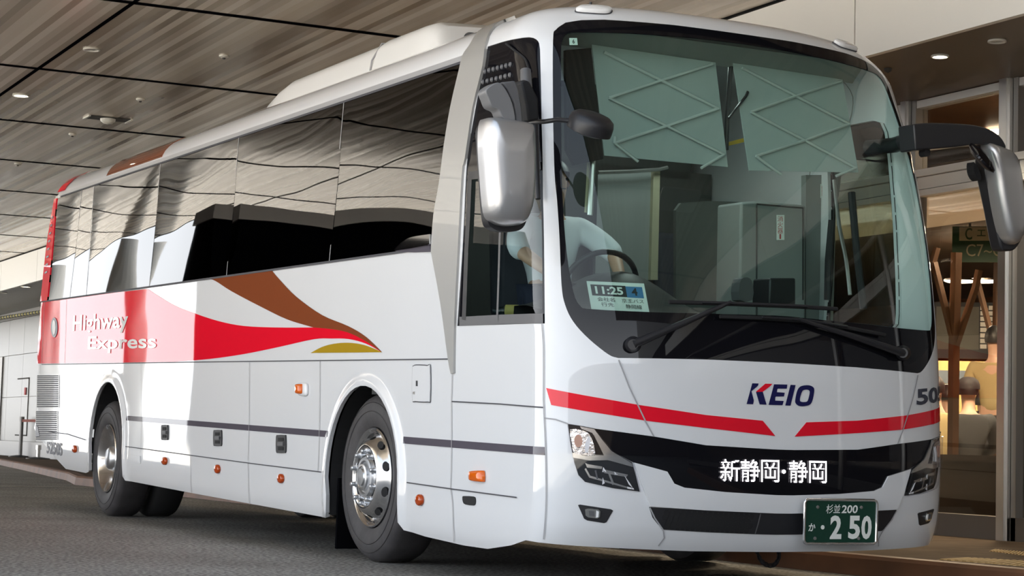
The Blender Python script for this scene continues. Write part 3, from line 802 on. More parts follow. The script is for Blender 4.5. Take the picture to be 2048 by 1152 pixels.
# red stripes meeting in a broken chevron
st = [(1093, 776), (1170, 791), (1278, 810), (1411, 830), (1525, 841.5), (1550, 872), (1411, 856), (1295, 842), (1170, 822), (1103, 810)]
s1 = svs(st)
sR = svs([(1596, 844), (1708, 838), (1809, 830), (1860, 823)])
patch('front_stripe', [s1], 'red_paint', coach, off=.003, th=.003, step=.05)
patch('front_stripe', [mirror(s1)], 'red_paint', coach, off=.003, th=.003, step=.05)
# black destination panel between the headlamps
ledh = [(1550, 899), (1411, 890.5), (1307, 873), (1188, 857), (1205, 879), (1228, 905), (1266, 924.6), (1333, 943), (1340, 956), (1347, 967), (1356, 972), (1367, 975), (1451, 984), (1550, 990)]
LED = cross(ledh)
led_panel = patch('destination_panel', [LED], 'black_gloss', coach, off=.003, th=.006, step=.05)
for ch, xa, xb in [('新', 1438.5, 1477.5), ('静', 1479, 1517), ('岡', 1520, 1556), ('静', 1575.5, 1612.5), ('岡', 1615.5, 1650.5)]:
    dy = (xa-1440)*.02
    f = bilerp(sv(xa, 962+dy), sv(xb, 962.6+dy), sv(xb, 918.6+dy), sv(xa, 918+dy)); N_ = 24; b = MB()
    for (i, j) in glyph_dots(ch, N_):
        q = [f((i+u)/N_, (j+w)/N_) for u, w in ((.06, .06), (.94, .06), (.94, .94), (.06, .94))]
        b.add([smap(*p)+snormal(*p)*.012 for p in q], [(0, 1, 2, 3)])
    b.build('destination_letter', 'led', led_panel)
patch('destination_dot', [svs(oval(1565, 943, 4, 4, 12))], 'led', led_panel, off=.012, th=0)
# beam under the panel with a crisp edge up to the headlamps
bh = [(1550, 990), (1451, 984), (1367, 975), (1347, 967), (1333, 943), (1267, 925), (1279, 960), (1299, 1012), (1411, 1020), (1550, 1026)]
h = [p for p in svs(bh) if p[0] < -.01]
beam = [(0., h[0][1])]+h+[(0., h[-1][1])]+list(reversed(mirror(h)))
patch('bumper_beam', [beam], 'white_paint', coach, off=.012, th=.014, step=.05)
gh = [(1550, 1027), (1411, 1020.5), (1298, 1014), (1305, 1035), (1315, 1048), (1327, 1059), (1411, 1064), (1509, 1068), (1550, 1069)]
lg = patch('lower_grille', [cross(gh)], 'black_plastic', coach, off=.003, th=.006, step=.05)
ribbon('grille_joint', [svs([(1520, 1027), (1509, 1067)])], .007, 'grey_plastic', lg, off=.006)
f = bilerp(*svs([(1330, 1056), (1505, 1066), (1513, 1029), (1320, 1020)]))
for r in range(4):                               # honeycomb dimples of the grille
    for c in range(17):
        u = (c+.5+.5*(r % 2))/18; w = (r+.5)/4; p = f(u, w)
        patch('grille_cell', [[(p[0]+.017*math.cos(k*math.pi/3), p[1]+.017*math.sin(k*math.pi/3)) for k in range(6)]], 'black_matte', lg, off=.005, th=0, step=.1)
# headlamps
hl = [(1136, 848), (1160, 851.5), (1188, 857), (1205, 879), (1228, 905), (1264, 925), (1271, 950), (1279, 983), (1225, 976), (1170, 963.5), (1157, 950), (1149, 925), (1142, 890)]
for k, mm in enumerate((lambda L: L, mirror)):
    P_ = lambda *a, **kw: patch(*a, **kw)
    base = patch('headlamp', [mm(svs(hl))], 'lens_dark', coach, off=.004, th=.01, step=.03)
    q = lambda pts, n=0: mm(svs(catmull(pts, n, True) if n else pts))
    patch('indicator_lamp', [q([(1141, 859), (1165, 861), (1178, 868), (1186, 885), (1190, 905), (1186, 911), (1168, 910), (1148, 906), (1144, 885)], 2)], 'lamp_bowl', base, off=.010, th=.004, step=.03)
    patch('indicator_bulb', [q(oval(1157, 882, 8, 13, 12))], 'lens_warm', base, off=.015, th=.004, step=.03)
    patch('indicator_bulb', [q([(1170, 888), (1177, 872), (1181, 878), (1176, 905), (1170, 905)])], 'lens_clear', base, off=.017, th=.004, step=.03)
    patch('lamp_trim', [q([(1160, 853), (1188, 858.5), (1204, 880), (1222, 902), (1262, 926), (1265, 934), (1215, 920), (1180, 921), (1146, 915), (1145, 905), (1170, 912), (1206, 910), (1195, 890), (1184, 866), (1163, 858)])], 'lamp_trim', base, off=.012, th=.006, step=.03)
    patch('lamp_bezel', [q([(1186, 868), (1207, 911), (1192, 910), (1188, 890)])], 'black_gloss', base, off=.014, th=.003, step=.03)
    for (pts, m_) in [([(1170, 925), (1174, 935), (1203, 938), (1204, 933), (1175, 928)], 'lamp_trim'), ([(1206, 934), (1212, 943), (1204, 944)], 'lens_clear'), ([(1204, 938), (1255, 949), (1252, 954), (1208, 946)], 'lamp_trim'),
                      ([(1248, 951), (1260, 968), (1264, 975), (1257, 969)], 'lens_clear'), ([(1205, 955), (1209, 966), (1204, 969)], 'lens_clear'), ([(1219, 945), (1228, 968), (1224, 970), (1216, 948)], 'lamp_trim'),
                      ([(1169, 938), (1178, 955), (1262, 979), (1263, 976), (1180, 951), (1172, 936)], 'lamp_trim'), ([(1253, 973), (1266, 976), (1267, 979), (1254, 977)], 'lens_clear'), ([(1192, 940), (1196, 958), (1193, 958), (1189, 941)], 'grey_plastic'), ([(1228, 943), (1234, 949), (1229, 950)], 'lens_clear')]:
        patch('lamp_reflector', [q(pts)], m_, base, off=.010, th=.004, step=.03)
    patch('lamp_cover', [q(hl)], 'lens_glass', base, off=.024, th=.012, step=.03)
    fb = q([(1156, 1010), (1160, 1009), (1222, 1018.5), (1226, 1021), (1213, 1044), (1208, 1046), (1174, 1040.5), (1168, 1037)], 0)
    fog = patch('fog_lamp', [fb], 'black_plastic', coach, off=.003, th=.006, step=.03)
    patch('fog_lens', [q([(1170, 1018), (1176, 1016), (1196, 1018), (1200, 1022), (1199, 1033), (1194, 1036), (1176, 1034), (1171, 1030)])], 'lamp_trim', fog, off=.012, th=.01, step=.02)
    patch('fog_bulb', [q([(1177, 1020), (1188, 1021), (1188, 1031), (1178, 1030)])], 'grey_plastic', fog, off=.015, th=.003, step=.02)
    patch('fog_bulb', [q([(1192, 1020), (1197, 1022), (1196, 1033), (1191, 1034)])], 'lens_clear', fog, off=.016, th=.004, step=.02)
# company letters
kp = lambda L: svs([(1480+x/12.8, 750+y/12.8) for x, y in L])
for name, pts, m_ in [('company_letter', [(305, 212), (470, 218), (455, 270), (420, 305), (285, 415), (345, 640), (345, 675), (328, 748), (160, 742)], 'navy'),
                      ('company_letter', [(640, 222), (822, 226), (770, 285), (575, 430), (400, 436), (425, 405)], 'red_paint'),
                      ('company_letter', [(400, 436), (575, 430), (672, 760), (495, 752)], 'navy'),
                      ('company_letter', [(862, 238), (1205, 246), (1190, 352), (965, 350), (948, 365), (938, 440), (1138, 455), (1118, 550), (910, 552), (893, 580), (893, 655), (1112, 665), (1080, 775), (722, 765)], 'navy'),
                      ('company_letter', [(1285, 252), (1415, 258), (1285, 785), (1150, 780)], 'navy')]:
    patch(name, [kp(pts)], m_, coach, off=.003, th=0, step=.04)
patch('company_letter', [kp(catmull([(1680, 262), (1800, 275), (1880, 330), (1890, 430), (1850, 640), (1780, 760), (1620, 800), (1500, 790), (1420, 730), (1405, 640), (1450, 420), (1530, 300)], 4, True)),
                         kp(catmull([(1660, 378), (1740, 385), (1775, 430), (1755, 560), (1715, 670), (1640, 692), (1560, 685), (1525, 650), (1540, 540), (1590, 410)], 4, True))], 'navy', coach, off=.003, th=0, step=.03)
a_, b_ = sv(1832, 811), sv(1853, 812); wch = b_[0]-a_[0]; a2 = sv(1832, 778)
decal_text('fleet_number', '505', a_, (a_[0]+3.55*wch, a_[1]+.035), (a_[0]+3.55*wch, a2[1]+.03), a2, 'letter_dark', coach, .035)
# registration plate
PY = -.085
pc = [bY(x, y, PY) for x, y in [(1602, 1089), (1752, 1090), (1757, 998), (1611, 997)]]
px0 = (pc[0][0]+pc[3][0])/2; px1 = (pc[1][0]+pc[2][0])/2; pz0 = (pc[0][2]+pc[1][2])/2; pz1 = (pc[2][2]+pc[3][2])/2
def rrect(x0, x1, z0, z1, r, n=6):
    out = []
    for cx, cz, a0 in [(x1-r, z0+r, -90), (x1-r, z1-r, 0), (x0+r, z1-r, 90), (x0+r, z0+r, 180)]:
        out += [(cx+r*math.cos(math.radians(a0+90*k/n)), cz+r*math.sin(math.radians(a0+90*k/n))) for k in range(n+1)]
    return out
def slab(name, ol, y0, y1, material, parent, bevel=None, smooth=None):      # an outline in x and z given thickness along y
    b = MB(); n = len(ol); b.add([(x, y0, z) for x, z in ol]+[(x, y1, z) for x, z in ol],
        [tuple(range(n)), tuple(reversed(range(n, 2*n)))]+[(i, (i+1) % n, n+(i+1) % n, n+i) for i in range(n)])
    return b.build(name, material, parent, bevel=bevel, smooth=smooth)
plate = slab('number_plate', rrect(px0+.006, px1-.006, pz0+.006, pz1-.006, .018), PY, PY+.012, 'plate_green', coach)
b = MB(); b.tube([(x, PY-.001, z) for x, z in rrect(px0+.006, px1-.006, pz0+.006, pz1-.006, .02)]+[(px1-.026, PY-.001, pz0+.006)], .008, 8)
b.build('plate_frame', 'chrome', plate, smooth=60)
slab('plate_bracket', rrect(px0+.05, px1-.05, pz0+.03, pz1-.03, .02), PY+.012, PY+.07, 'black_plastic', plate)
pp = lambda x, y: bY(1400+x/4.096, 880+y/4.096, PY-.002)
for body_t, x0, x1, ya, yb, bold in [('杉並', 1030, 1146, 528, 602, .006), ('200', 1158, 1288, 534, 600, .02), ('か', 886, 942, 682, 748, .02), ('2', 1062, 1157, 618, 812, .035), ('5', 1212, 1308, 620, 812, .035), ('0', 1318, 1402, 620, 814, .035)]:
    f = bilerp(pp(x0, yb), pp(x1, yb), pp(x1+8, ya), pp(x0+8, ya))
    text_fn('plate_text', body_t, f, 'plate_ink', plate, bold)
c = pp(1005, 715); slab('plate_text', [(c[0]+.011*math.cos(t), c[2]+.011*math.sin(t)) for t in np.linspace(0, 6.1, 20)], PY-.003, PY-.001, 'plate_ink', plate)
for x, y in [(965, 549), (1322, 552), (942, 806), (1300, 806)]:
    c = pp(x, y); b = MB(); b.lathe([(PY-.006, .0), (PY-.005, .008), (PY, .009)], 12, 'Y', (c[0], 0, c[2])); b.build('plate_bolt', 'steel_dull', plate, smooth=50)
# wipers
def wiper(piv, tip, blade, lab):
    hp = lambda x, y, d: hit(x, y, -d)
    P0 = hp(*piv, .05); P1 = hp(*tip, .05)
    mid = (P0+P1)/2+np.array([0, -.01, 0])
    arm = MB().tube([P0, P0*.8+mid*.2, mid, P1], [.024, .022, .017, .010], 8)
    w = arm.build('wiper_arm', 'black_plastic', coach, smooth=60)
    B = [hp(x, y, .03) for x, y in blade]
    MB().tube(B, .011, 6).build('wiper_blade', 'black_matte', w, smooth=60)
    MB().tube([P + np.array([0, -.02, .004]) for P in B[1:-1]], .007, 6).build('blade_spine', 'black_plastic', w, smooth=60)
    n = hp(*piv, .06); m_ = hp(*piv, .0)
    MB().tube([m_, m_*.4+n*.6, n], [.042, .038, .026], 16).build('wiper_pivot', 'black_plastic', w, smooth=50)
wiper((1266, 689), (1462, 604), [(1338, 604), (1400, 606), (1462, 608), (1540, 611), (1610, 614), (1674, 618)], '')
wiper((1806, 706), (1600, 639), [(1440, 633), (1520, 636), (1600, 641), (1690, 655), (1770, 670)], '')
# roof marker lamps and small aerial
rc = sv(1188, 23)
for sg in (1, -1):
    cL = [(sg*rc[0]+.105*(abs(math.cos(t))**.5)*(1 if math.cos(t) > 0 else -1), rc[1]+.035*(abs(math.sin(t))**.6)*(1 if math.sin(t) > 0 else -1)) for t in np.linspace(0, 2*math.pi, 33)[:-1]]
    cc0 = np.array([sg*rc[0], rc[1]]); rings = []; m = len(cL)
    for sc, hh in [(1.06, 0), (1.06, .006), (1, .006), (1, .02), (.85, .028), (0, .030)]:
        for p in cL:
            q = cc0+(np.array(p)-cc0)*sc; rings.append(smap(*q)+snormal(*q)*(.001+hh))
    o = MB().add(rings[:3*m], [(i*m+k, i*m+(k+1) % m, (i+1)*m+(k+1) % m, (i+1)*m+k) for i in range(2) for k in range(m)]).build('lamp_gasket', 'seam', coach, smooth=40)
    MB().add(rings[2*m:], [(i*m+k, i*m+(k+1) % m, (i+1)*m+(k+1) % m, (i+1)*m+k) for i in range(3) for k in range(m)]).build('roof_lamp', 'lens_clear', o, smooth=50)
p = sv(1181, 15); P = smap(*p); MB().tube([P, P+np.array([0, 0, .03])], .008, 8).build('roof_aerial', 'black_plastic', coach)

# ---------------------------------------------------------------- roof air conditioner
def ac_unit():
    rear, front, xs = 5.75, 2.40, .95
    stations = [(rear+.03, 3.06, .86, 3.0), (rear-.10, 3.17, .90, 3.05), (rear-.30, 3.235, .90, 3.05), (rear-.55, 3.272, .90, 3.05), (4.4, 3.277, .90, 3.05), (3.55, 3.283, .90, 3.05), (3.42, 3.298, .90, 3.05), (2.85, 3.298, .90, 3.05), (2.70, 3.292, .895, 3.05), (2.60, 3.255, .88, 3.05), (2.50, 3.05, .85, 2.98)]
    vs_, fs = [], []; n = None
    for (y, zt, x, zb) in stations:
        pr = []
        r = min(.10, (zt-zb)*.7)
        for k in range(9):                      # bottom left, up, round the shoulder
            t = math.pi/2*k/8; pr.append((-(x-r)-r*math.cos(t)+.02*math.sin(t), zt-r+r*math.sin(t)+.0))
        pr = [(-x-.035, zb), (-x-.02, (zb+zt-r)/2)]+pr+[(-x*.5, zt+.02), (0, zt+.03)]
        pr = pr+[(-a, b_) for a, b_ in reversed(pr[:-1])]
        n = len(pr); vs_ += [(a, y, b_) for a, b_ in pr]
    m = len(stations)
    for i in range(m-1):
        for k in range(n-1): fs.append((i*n+k, i*n+k+1, (i+1)*n+k+1, (i+1)*n+k))
    fs.append(tuple(range(n))); fs.append(tuple((m-1)*n+k for k in range(n)))
    o = MB().add(vs_, fs).build('roof_air_conditioner', 'white_plain', coach, smooth=40)
    # sloping nose with its air intake
    nose = [(-.86, 2.55, 3.05), (.86, 2.55, 3.05), (.86, 2.66, 3.285), (-.86, 2.66, 3.285)]
    b = MB()
    ny0, ny1, nz0, nz1 = 1.75, 2.62, 3.10, 3.315
    b.hexa([(-.90, ny0+.28, 3.0), (.90, ny0+.28, 3.0), (.90, ny1, 3.0), (-.90, ny1, 3.0), (-.78, ny0+.34, 3.20), (.78, ny0+.34, 3.20), (.84, ny1, 3.296), (-.84, ny1, 3.296)])
    return o
ac = ac_unit()
acj = MB(); acj.tube([(-.94, 3.50, 3.05), (-.925, 3.50, 3.15), (-.86, 3.50, 3.27), (-.5, 3.50, 3.31)], .006, 6); acj.build('cover_joint', 'gutter', ac)
b = MB()
ol = rrect(-.70, .70, 3.11, 3.225, .05); b.add([(x, 2.555-(z-3.11)*-.12, z) for x, z in ol], [tuple(range(len(ol)))]); b.build('air_intake', 'grey_plastic', ac)

# ---------------------------------------------------------------- mirrors
def dome(name, ol, y_back, y_rim, y_top, material, parent, levels=((1, 0), (1, .25), (.97, .6), (.88, .88), (.7, .98), (.35, 1.0))):
    ol = [np.array(p, float) for p in ol]; c = sum(ol)/len(ol); n = len(ol); vs_ = [(p[0], y_back, p[1]) for p in ol]
    for s_, h_ in levels:
        for p in ol:
            q = c+(p-c)*s_; vs_.append((q[0], y_rim+(y_top-y_rim)*h_, q[1]))
    m = len(levels)+1
    fs = [(i*n+k, i*n+(k+1) % n, (i+1)*n+(k+1) % n, (i+1)*n+k) for i in range(m-1) for k in range(n)]
    fs += [tuple(range(n)), tuple((m-1)*n+k for k in range(n))]
    return MB().add(vs_, fs).build(name, material, parent, smooth=55)
def xz(pts, Y): return [(float(p[0]), float(p[2])) for p in (bY(x, y, Y) for x, y in pts)]
mo = catmull([(961, 246), (972, 237.5), (1005, 241), (1044, 248), (1051, 262), (1053, 330), (1050, 398), (1044, 432), (1032, 450), (1005, 452), (982, 443), (969, 424), (962, 350), (958.5, 290)], 4, True)
ml = dome('wing_mirror', xz(mo, .10), .12, .08, -.045, 'mirror_silver', coach)
mr_ = catmull([(962, 255), (976, 243), (1005, 246), (1048, 254), (1055, 272), (1057, 345), (1055, 410), (1050, 445), (1036, 461), (1008, 463), (986, 458), (973, 438), (966, 350), (962, 290)], 4, True)
slab('mirror_back', xz(mr_, .13), .12, .185, 'black_plastic', ml, smooth=40)
slab('mirror_pane', xz([(972, 260), (1046, 266), (1048, 440), (985, 440)], .19), .186, .19, 'mirror_glass', ml)
slab('mirror_arm', xz(catmull([(968, 181), (985, 168), (997, 167), (1009, 181), (1022, 209), (1028, 246), (1015, 243), (1001, 235), (994, 221), (980, 214), (973, 198)], 3, True), .05), .03, .12, 'arm_grey', ml, bevel=.008)
slab('mirror_arm', xz([(997, 166), (1024, 163), (1031, 180), (1037, 215), (1040, 248), (1027, 246), (1022, 209), (1009, 181)], .08), .045, .16, 'grey_plastic', ml, bevel=.008)
slab('mirror_bracket', xz([(1027, 168), (1034, 163), (1045, 167), (1062, 200), (1064, 243), (1042, 247), (1038, 215)], .24), .16, .30, 'black_matte', ml, bevel=.01)
P = [hit(x, y)+np.array([-.05, -.03, 0]) for x, y in [(1063, 144), (1065, 190), (1069, 238)]]
MB().tube(P, [.028, .032, .032], 12).build('mirror_post', 'grey_plastic', ml, smooth=50)
P = [hit(x, y)+np.array([-.035, -.03, 0]) for x, y in [(1074, 215), (1074, 245), (1079, 330), (1083, 400)]]
MB().tube(P, [.02, .028, .018, .014], 10).build('mirror_post', 'black_plastic', ml, smooth=50)
P = [hit(x, y)+np.array([-.012, -.004, 0]) for x, y in catmull([(1015, 88), (1032, 101), (1051, 116), (1057, 127), (1061, 140)], 3)]
MB().tube(P, .006, 6).build('mirror_cable', 'black_matte', ml)
# round forward mirror on a stalk
A = hit(1072, 247)+np.array([-.05, -.02, 0]); c = (bY(1138, 250, -.08)+bY(1224, 250, -.08))/2
st_ = MB().tube([A, bY(1090, 243, .12), bY(1115, 239.5, .02), bY(1142, 242, -.06)], .012, 8).build('mirror_stalk', 'black_plastic', coach, smooth=60)
b = MB(); R_ = .113
b.lathe([(.062, .0), (.06, R_*.45), (.052, R_*.75), (.036, R_*.94), (.012, R_), (-.018, R_*1.0), (-.034, R_*.985), (-.036, R_*.9), (-.05, R_*.5), (-.054, 0)], 40, 'Z')
o = b.build('round_mirror', 'black_plastic', st_, smooth=50)
o.location = c; o.rotation_euler = (math.radians(24), math.radians(5), 0)
# far side mirror on its long arm
Y1 = .22
arm = catmull([(1816, 250), (1840, 248), (1880, 248), (1930, 251), (1965, 259), (1988, 274), (1999, 290), (2001, 299)], 3)+catmull([(1994, 301), (1970, 291), (1935, 291), (1900, 296), (1850, 300), (1820, 302)], 3)
mrR = slab('wing_mirror_arm', xz(arm, Y1), Y1-.05, Y1+.09, 'black_plastic', coach, bevel=.02, smooth=50)
slab('arm_knob', xz(oval(1850, 305, 6, 9, 10), Y1), Y1-.02, Y1+.03, 'black_matte', mrR, smooth=50)
tip = xz([(1816, 276)], Y1)[0]; bod = hit(1806, 285)
MB().tube([(tip[0]+.05, Y1+.02, tip[1]), tuple(bod+np.array([.03, .12, 0])), tuple(bod+np.array([-.02, .3, 0]))], .045, 10).build('arm_root', 'black_plastic', mrR, smooth=50)
full = catmull([(1964, 341), (1966, 300), (1985, 291), (2005, 298), (2016, 304), (2027, 335), (2036, 400), (2040, 444), (2038, 474), (2031, 490), (2021, 501), (2004, 502), (1994, 492), (1980, 420)], 3, True)
slab('mirror_back', xz(full, Y1+.03), Y1, Y1+.09, 'black_plastic', mrR, bevel=.012, smooth=50)
slab('mirror_pane', xz([(1975, 345), (2028, 350), (2032, 470), (2004, 480)], Y1+.1), Y1+.091, Y1+.095, 'mirror_glass', mrR)
sil = catmull([(1968, 290), (1985, 290), (2003, 297), (2016, 304), (2027, 335), (2036, 400), (2040, 444), (2036, 472), (2026, 489), (2011, 484), (2000, 463), (1988, 410), (1978, 345)], 3, True)
dome('mirror_shell', xz(sil, Y1-.02), Y1+.01, Y1-.01, Y1-.105, 'mirror_silver', mrR)
cc = xz([(1964, 314)], Y1-.14)[0]
b = MB(); b.lathe([(.02, .0), (.017, .055), (.0, .10), (-.012, .103)], 30, 'Z'); b.lathe([(-.012, .105), (-.03, .07), (-.038, 0)], 30, 'Z', mi=1)
o = b.build('kerb_mirror', ['black_gloss', 'black_plastic'], mrR, smooth=50); o.location = (cc[0], Y1-.15, cc[1])
o.rotation_euler = Vector(tuple(ROT.T@(.70*_r+.62*_u-.34*_f))).to_track_quat('Z', 'Y').to_euler()
slab('mirror_foot', xz(catmull([(1948, 324), (1957, 338), (1963, 355), (1960, 361), (1953, 355), (1948, 342)], 2, True), Y1), Y1, Y1+.06, 'black_matte', mrR)
# the far mirror's arm is pushed out from the right-hand pillar

# ---------------------------------------------------------------- wheels
def wheel_centre(px, py, X):
    o_, d_ = ray(px, py, False); t = (X-o_[0])/d_[0]; Yw = (o_+t*d_)[1]
    return ROT.T@np.array([X, Yw, .505])
RT = .503
def tyre_profile(w): return [(.03, .297), (.012, .305), (.002, .325), (-.008, .36), (-.012, .40), (-.008, .44), (.004, .468), (.022, .487), (.05, RT), (w-.05, RT), (w-.02, .487), (w, .44), (w+.006, .38), (w-.01, .31), (w-.03, .297)]
def make_wheel(c, sgn, rear):
    cx, cy, cz = c
    fl = lambda prof: [(a*(-sgn), r) for a, r in prof]       # sgn -1: left flank (outer face towards -x)
    w = .28
    b = MB(); b.lathe(fl(tyre_profile(w)), 64, 'X', closed=True)
    t = b.build('tyre', 'rubber', coach, smooth=35); t.location = (cx, cy, cz)
    # moulded ring and letters of the sidewall
    b = MB(); b.lathe(fl([(-.0135, .395), (-.016, .398), (-.0135, .401)]), 64, 'X', cap0=False, cap1=False); b.lathe(fl([(-.004, .447), (-.008, .450), (-.002, .453)]), 64, 'X', cap0=False, cap1=False); b.build('sidewall_ring', 'rubber', t, smooth=60)
    def disc(name, prof, m_): return MB().lathe(fl(prof), 56, 'X', cap0=False, cap1=False).build(name, m_, t, smooth=38)
    if not rear:
        disc('rim', [(.03, .296), (.004, .299), (-.004, .292), (.002, .283), (.02, .277), (.028, .266), (.012, .250), (-.012, .232), (-.034, .212), (-.044, .196), (-.046, .186), (-.04, .172), (-.034, .165), (-.034, .12), (-.03, .11)], 'alloy')
        hole = MB()
        for k in range(10):
            a = 2*math.pi*(k+.5)/10; r = .246; hx = -.004
            n_ = np.array([-.75, .66*math.cos(a), .66*math.sin(a)]); n_ /= np.linalg.norm(n_)
            ta = np.array([0, -math.sin(a), math.cos(a)]); tb = np.cross(n_, ta)
            P = np.array([hx-.004, r*math.cos(a), r*math.sin(a)])
            ring = [P+ta*.030*math.cos(q)+tb*.021*math.sin(q) for q in np.linspace(0, 2*math.pi, 18)[:-1]]
            ring = [((x)*(-sgn), y, z) for x, y, z in ring]
            MB().add(ring, [tuple(range(len(ring)))]).build('hand_hole', 'black_matte', t)
        disc('hub', [(-.03, .125), (-.046, .118), (-.048, .100), (-.036, .094), (-.036, .082), (-.062, .078), (-.066, .066), (-.060, .058), (-.072, .05), (-.074, 0)], 'alloy_dull')
        lugs = [(2*math.pi*(k+.5)/10, .155, -.034) for k in range(10)]
    else:
        disc('rim', [(.03, .296), (.004, .299), (-.004, .292), (.004, .283), (.03, .275), (.05, .262), (.10, .255), (.125, .240), (.135, .20), (.135, .12), (.12, .11)], 'alloy')
        for k in range(10):
            a = 2*math.pi*(k+.5)/10; r = .215
            ring = [((.133)*(-sgn), r*math.cos(a)+.022*math.cos(q), r*math.sin(a)+.022*math.sin(q)) for q in np.linspace(0, 2*math.pi, 14)[:-1]]
            MB().add(ring, [tuple(range(len(ring)))]).build('hand_hole', 'black_matte', t)
        disc('hub', [(.13, .125), (.06, .118), (.02, .10), (.005, .08), (.0, 0)], 'alloy_dull')
        lugs = [(2*math.pi*(k+.5)/10, .16, .135) for k in range(10)]
        b = MB(); b.lathe([(a*(-sgn), r) for a, r in [(p[0]+.33, p[1]) for p in tyre_profile(w)]], 48, 'X', closed=True); b.build('inner_tyre', 'tread_rubber', t, smooth=35)
    for a, r, x in lugs:
        n_ = MB().lathe(fl([(x+.01, .019), (x-.006, .019), (x-.008, .015), (x-.034, .0145), (x-.038, .010), (x-.038, 0)]), 6 if False else 10, 'X')
        n_.v = [(q[0], q[1]+r*math.cos(a), q[2]+r*math.sin(a)) for q in n_.v]
        n_.build('wheel_nut', 'alloy_dull', t, smooth=40)
    # inner back plate so that one cannot look through
    MB().lathe(fl([(.17, .292), (.18, .10), (.185, 0)]), 32, 'X').build('brake_drum', 'black_matte', t, smooth=60)
    return t
WXO = -1.205
cf = wheel_centre(742, 958, WXO); cr = wheel_centre(213.5, 914, WXO)
tf = make_wheel(cf, -1, False); make_wheel((-cf[0], cf[1], cf[2]), 1, False)
make_wheel(cr, -1, True); make_wheel((-cr[0], cr[1], cr[2]), 1, True)
ftxt = lambda a0, a1, r0, r1: (lambda u, w: (cf[0]+.0145*0-.0165, cf[1]+(r0+(r1-r0)*w)*math.sin(a0+(a1-a0)*u)*-1, cf[2]+(r0+(r1-r0)*w)*math.cos(a0+(a1-a0)*u)))
# wheel wells, undertray, mud flaps
for (ya, za, R), sg in [(a, s_) for a in ARCH for s_ in (-1, 1)]:
    b = MB(); pts = [(ya-R-.012, .19)]+[(ya-(R+.012)*math.cos(t), za+(R+.012)*math.sin(t)) for t in np.linspace(0, math.pi, 24)]+[(ya+R+.012, .19)]
    n = len(pts); x0, x1 = sg*1.222, sg*(.72 if ya < 5 else .45)
    b.add([(x0, y, z) for y, z in pts]+[(x1, y, z) for y, z in pts], [(i, i+1, n+i+1, n+i) for i in range(n-1)]+[tuple(n+i for i in range(n))])
    b.build('wheel_well', 'black_matte', coach)
b = MB(); b.box(-1.16, 1.16, .75, 1.95, .30, .36); b.box(-.7, .7, 1.9, 3.2, .42, .48); b.box(-1.18, 1.18, 3.2, 7.85, .24, .32); b.box(-.42, .42, 7.8, 9.1, .42, .5); b.box(-1.16, 1.16, 9.05, 10.9, .34, .45)
b.box(-.75, .75, cf[1]-.06, cf[1]+.06, .34, .46); b.box(-.45, .45, cr[1]-.08, cr[1]+.08, .26, .42)
b.build('underbody', 'black_matte', coach)
for sg in (-1, 1):
    MB().box(sg*1.19, sg*.86, 3.10, 3.125, -.02, .42).build('mud_flap', 'void_black', coach)
# drain chain under the bumper
ch = [bY(x, y, .35) for x, y in catmull([(1512, 1098), (1520, 1118), (1530, 1128), (1543, 1131), (1552, 1126), (1558, 1112), (1556, 1100)], 3)]
b = MB()
for i in range(len(ch)-1):
    m_ = (ch[i]+ch[i+1])/2; t = np.linspace(0, 2*math.pi, 9)
    d = (ch[i+1]-ch[i]); d /= np.linalg.norm(d); s_ = np.array([0, 1., 0]) if i % 2 else np.cross(d, [0, 1., 0])
    b.tube([m_+d*.019*math.cos(q)+s_*.010*math.sin(q) for q in t], .0035, 5, cap=False)
b.build('tow_chain', 'black_plastic', coach, smooth=60)

# ---------------------------------------------------------------- inside the coach
b = MB(); b.box(-1.2, 1.2, .30, 2.6, .95, 1.0); b.box(-1.2, 1.2, 2.6, 10.9, 1.0, 1.05); b.build('cabin_floor', 'dark_interior', coach)
b = MB()                                         # dashboard: a long shelf under the glass, humped before the driver
pr = []
xs_ = np.linspace(-1.17, 1.17, 40)
def dash_top(x, y):
    base = 1.40
    hump = .26*math.exp(-((x+.62)/.36)**2)*min(1, max(0, (y-.18)/.3))
    return base+hump+.02*math.sin(x*3)
ys_ = np.linspace(.0, .72, 12); vs_ = []; n = len(ys_)
for x in xs_:
    q = DF*(1-(1-min(abs(x)/1.2, 1)**2.5)**(1/2.5))+.11
    for y in ys_:
        yy = q+(y/.72)*(max(.78, q+.05)-q); vs_.append((x, yy, dash_top(x, y)))
m = len(xs_)
fs = [(i*n+k, i*n+k+1, (i+1)*n+k+1, (i+1)*n+k) for i in range(m-1) for k in range(n-1)]
o0 = len(vs_)
for i in range(m): vs_.append((xs_[i], vs_[i*n+n-1][1]+.04, 1.05)); 
fs += [(i*n+n-1, (i+1)*n+n-1, o0+i+1, o0+i) for i in range(m-1)]
b.add(vs_, fs); b.build('dashboard', 'dash', coach, smooth=60)
hd = bY(1184, 89, .8); 
b = MB(); b.hexa([(-.85, .70, 2.94), (.85, .70, 2.94), (.85, .82, 2.94), (-.85, .82, 2.94), (-.85, .72, 2.97), (.85, .72, 2.97), (.85, .82, 2.97), (-.85, .82, 2.97)])
b.add([(-.95, .66, 2.93), (.95, .66, 2.93), (1.0, .84, 2.85), (-1.0, .84, 2.85)], [(0, 1, 2, 3)])
b.build('windscreen_header', 'header', coach)
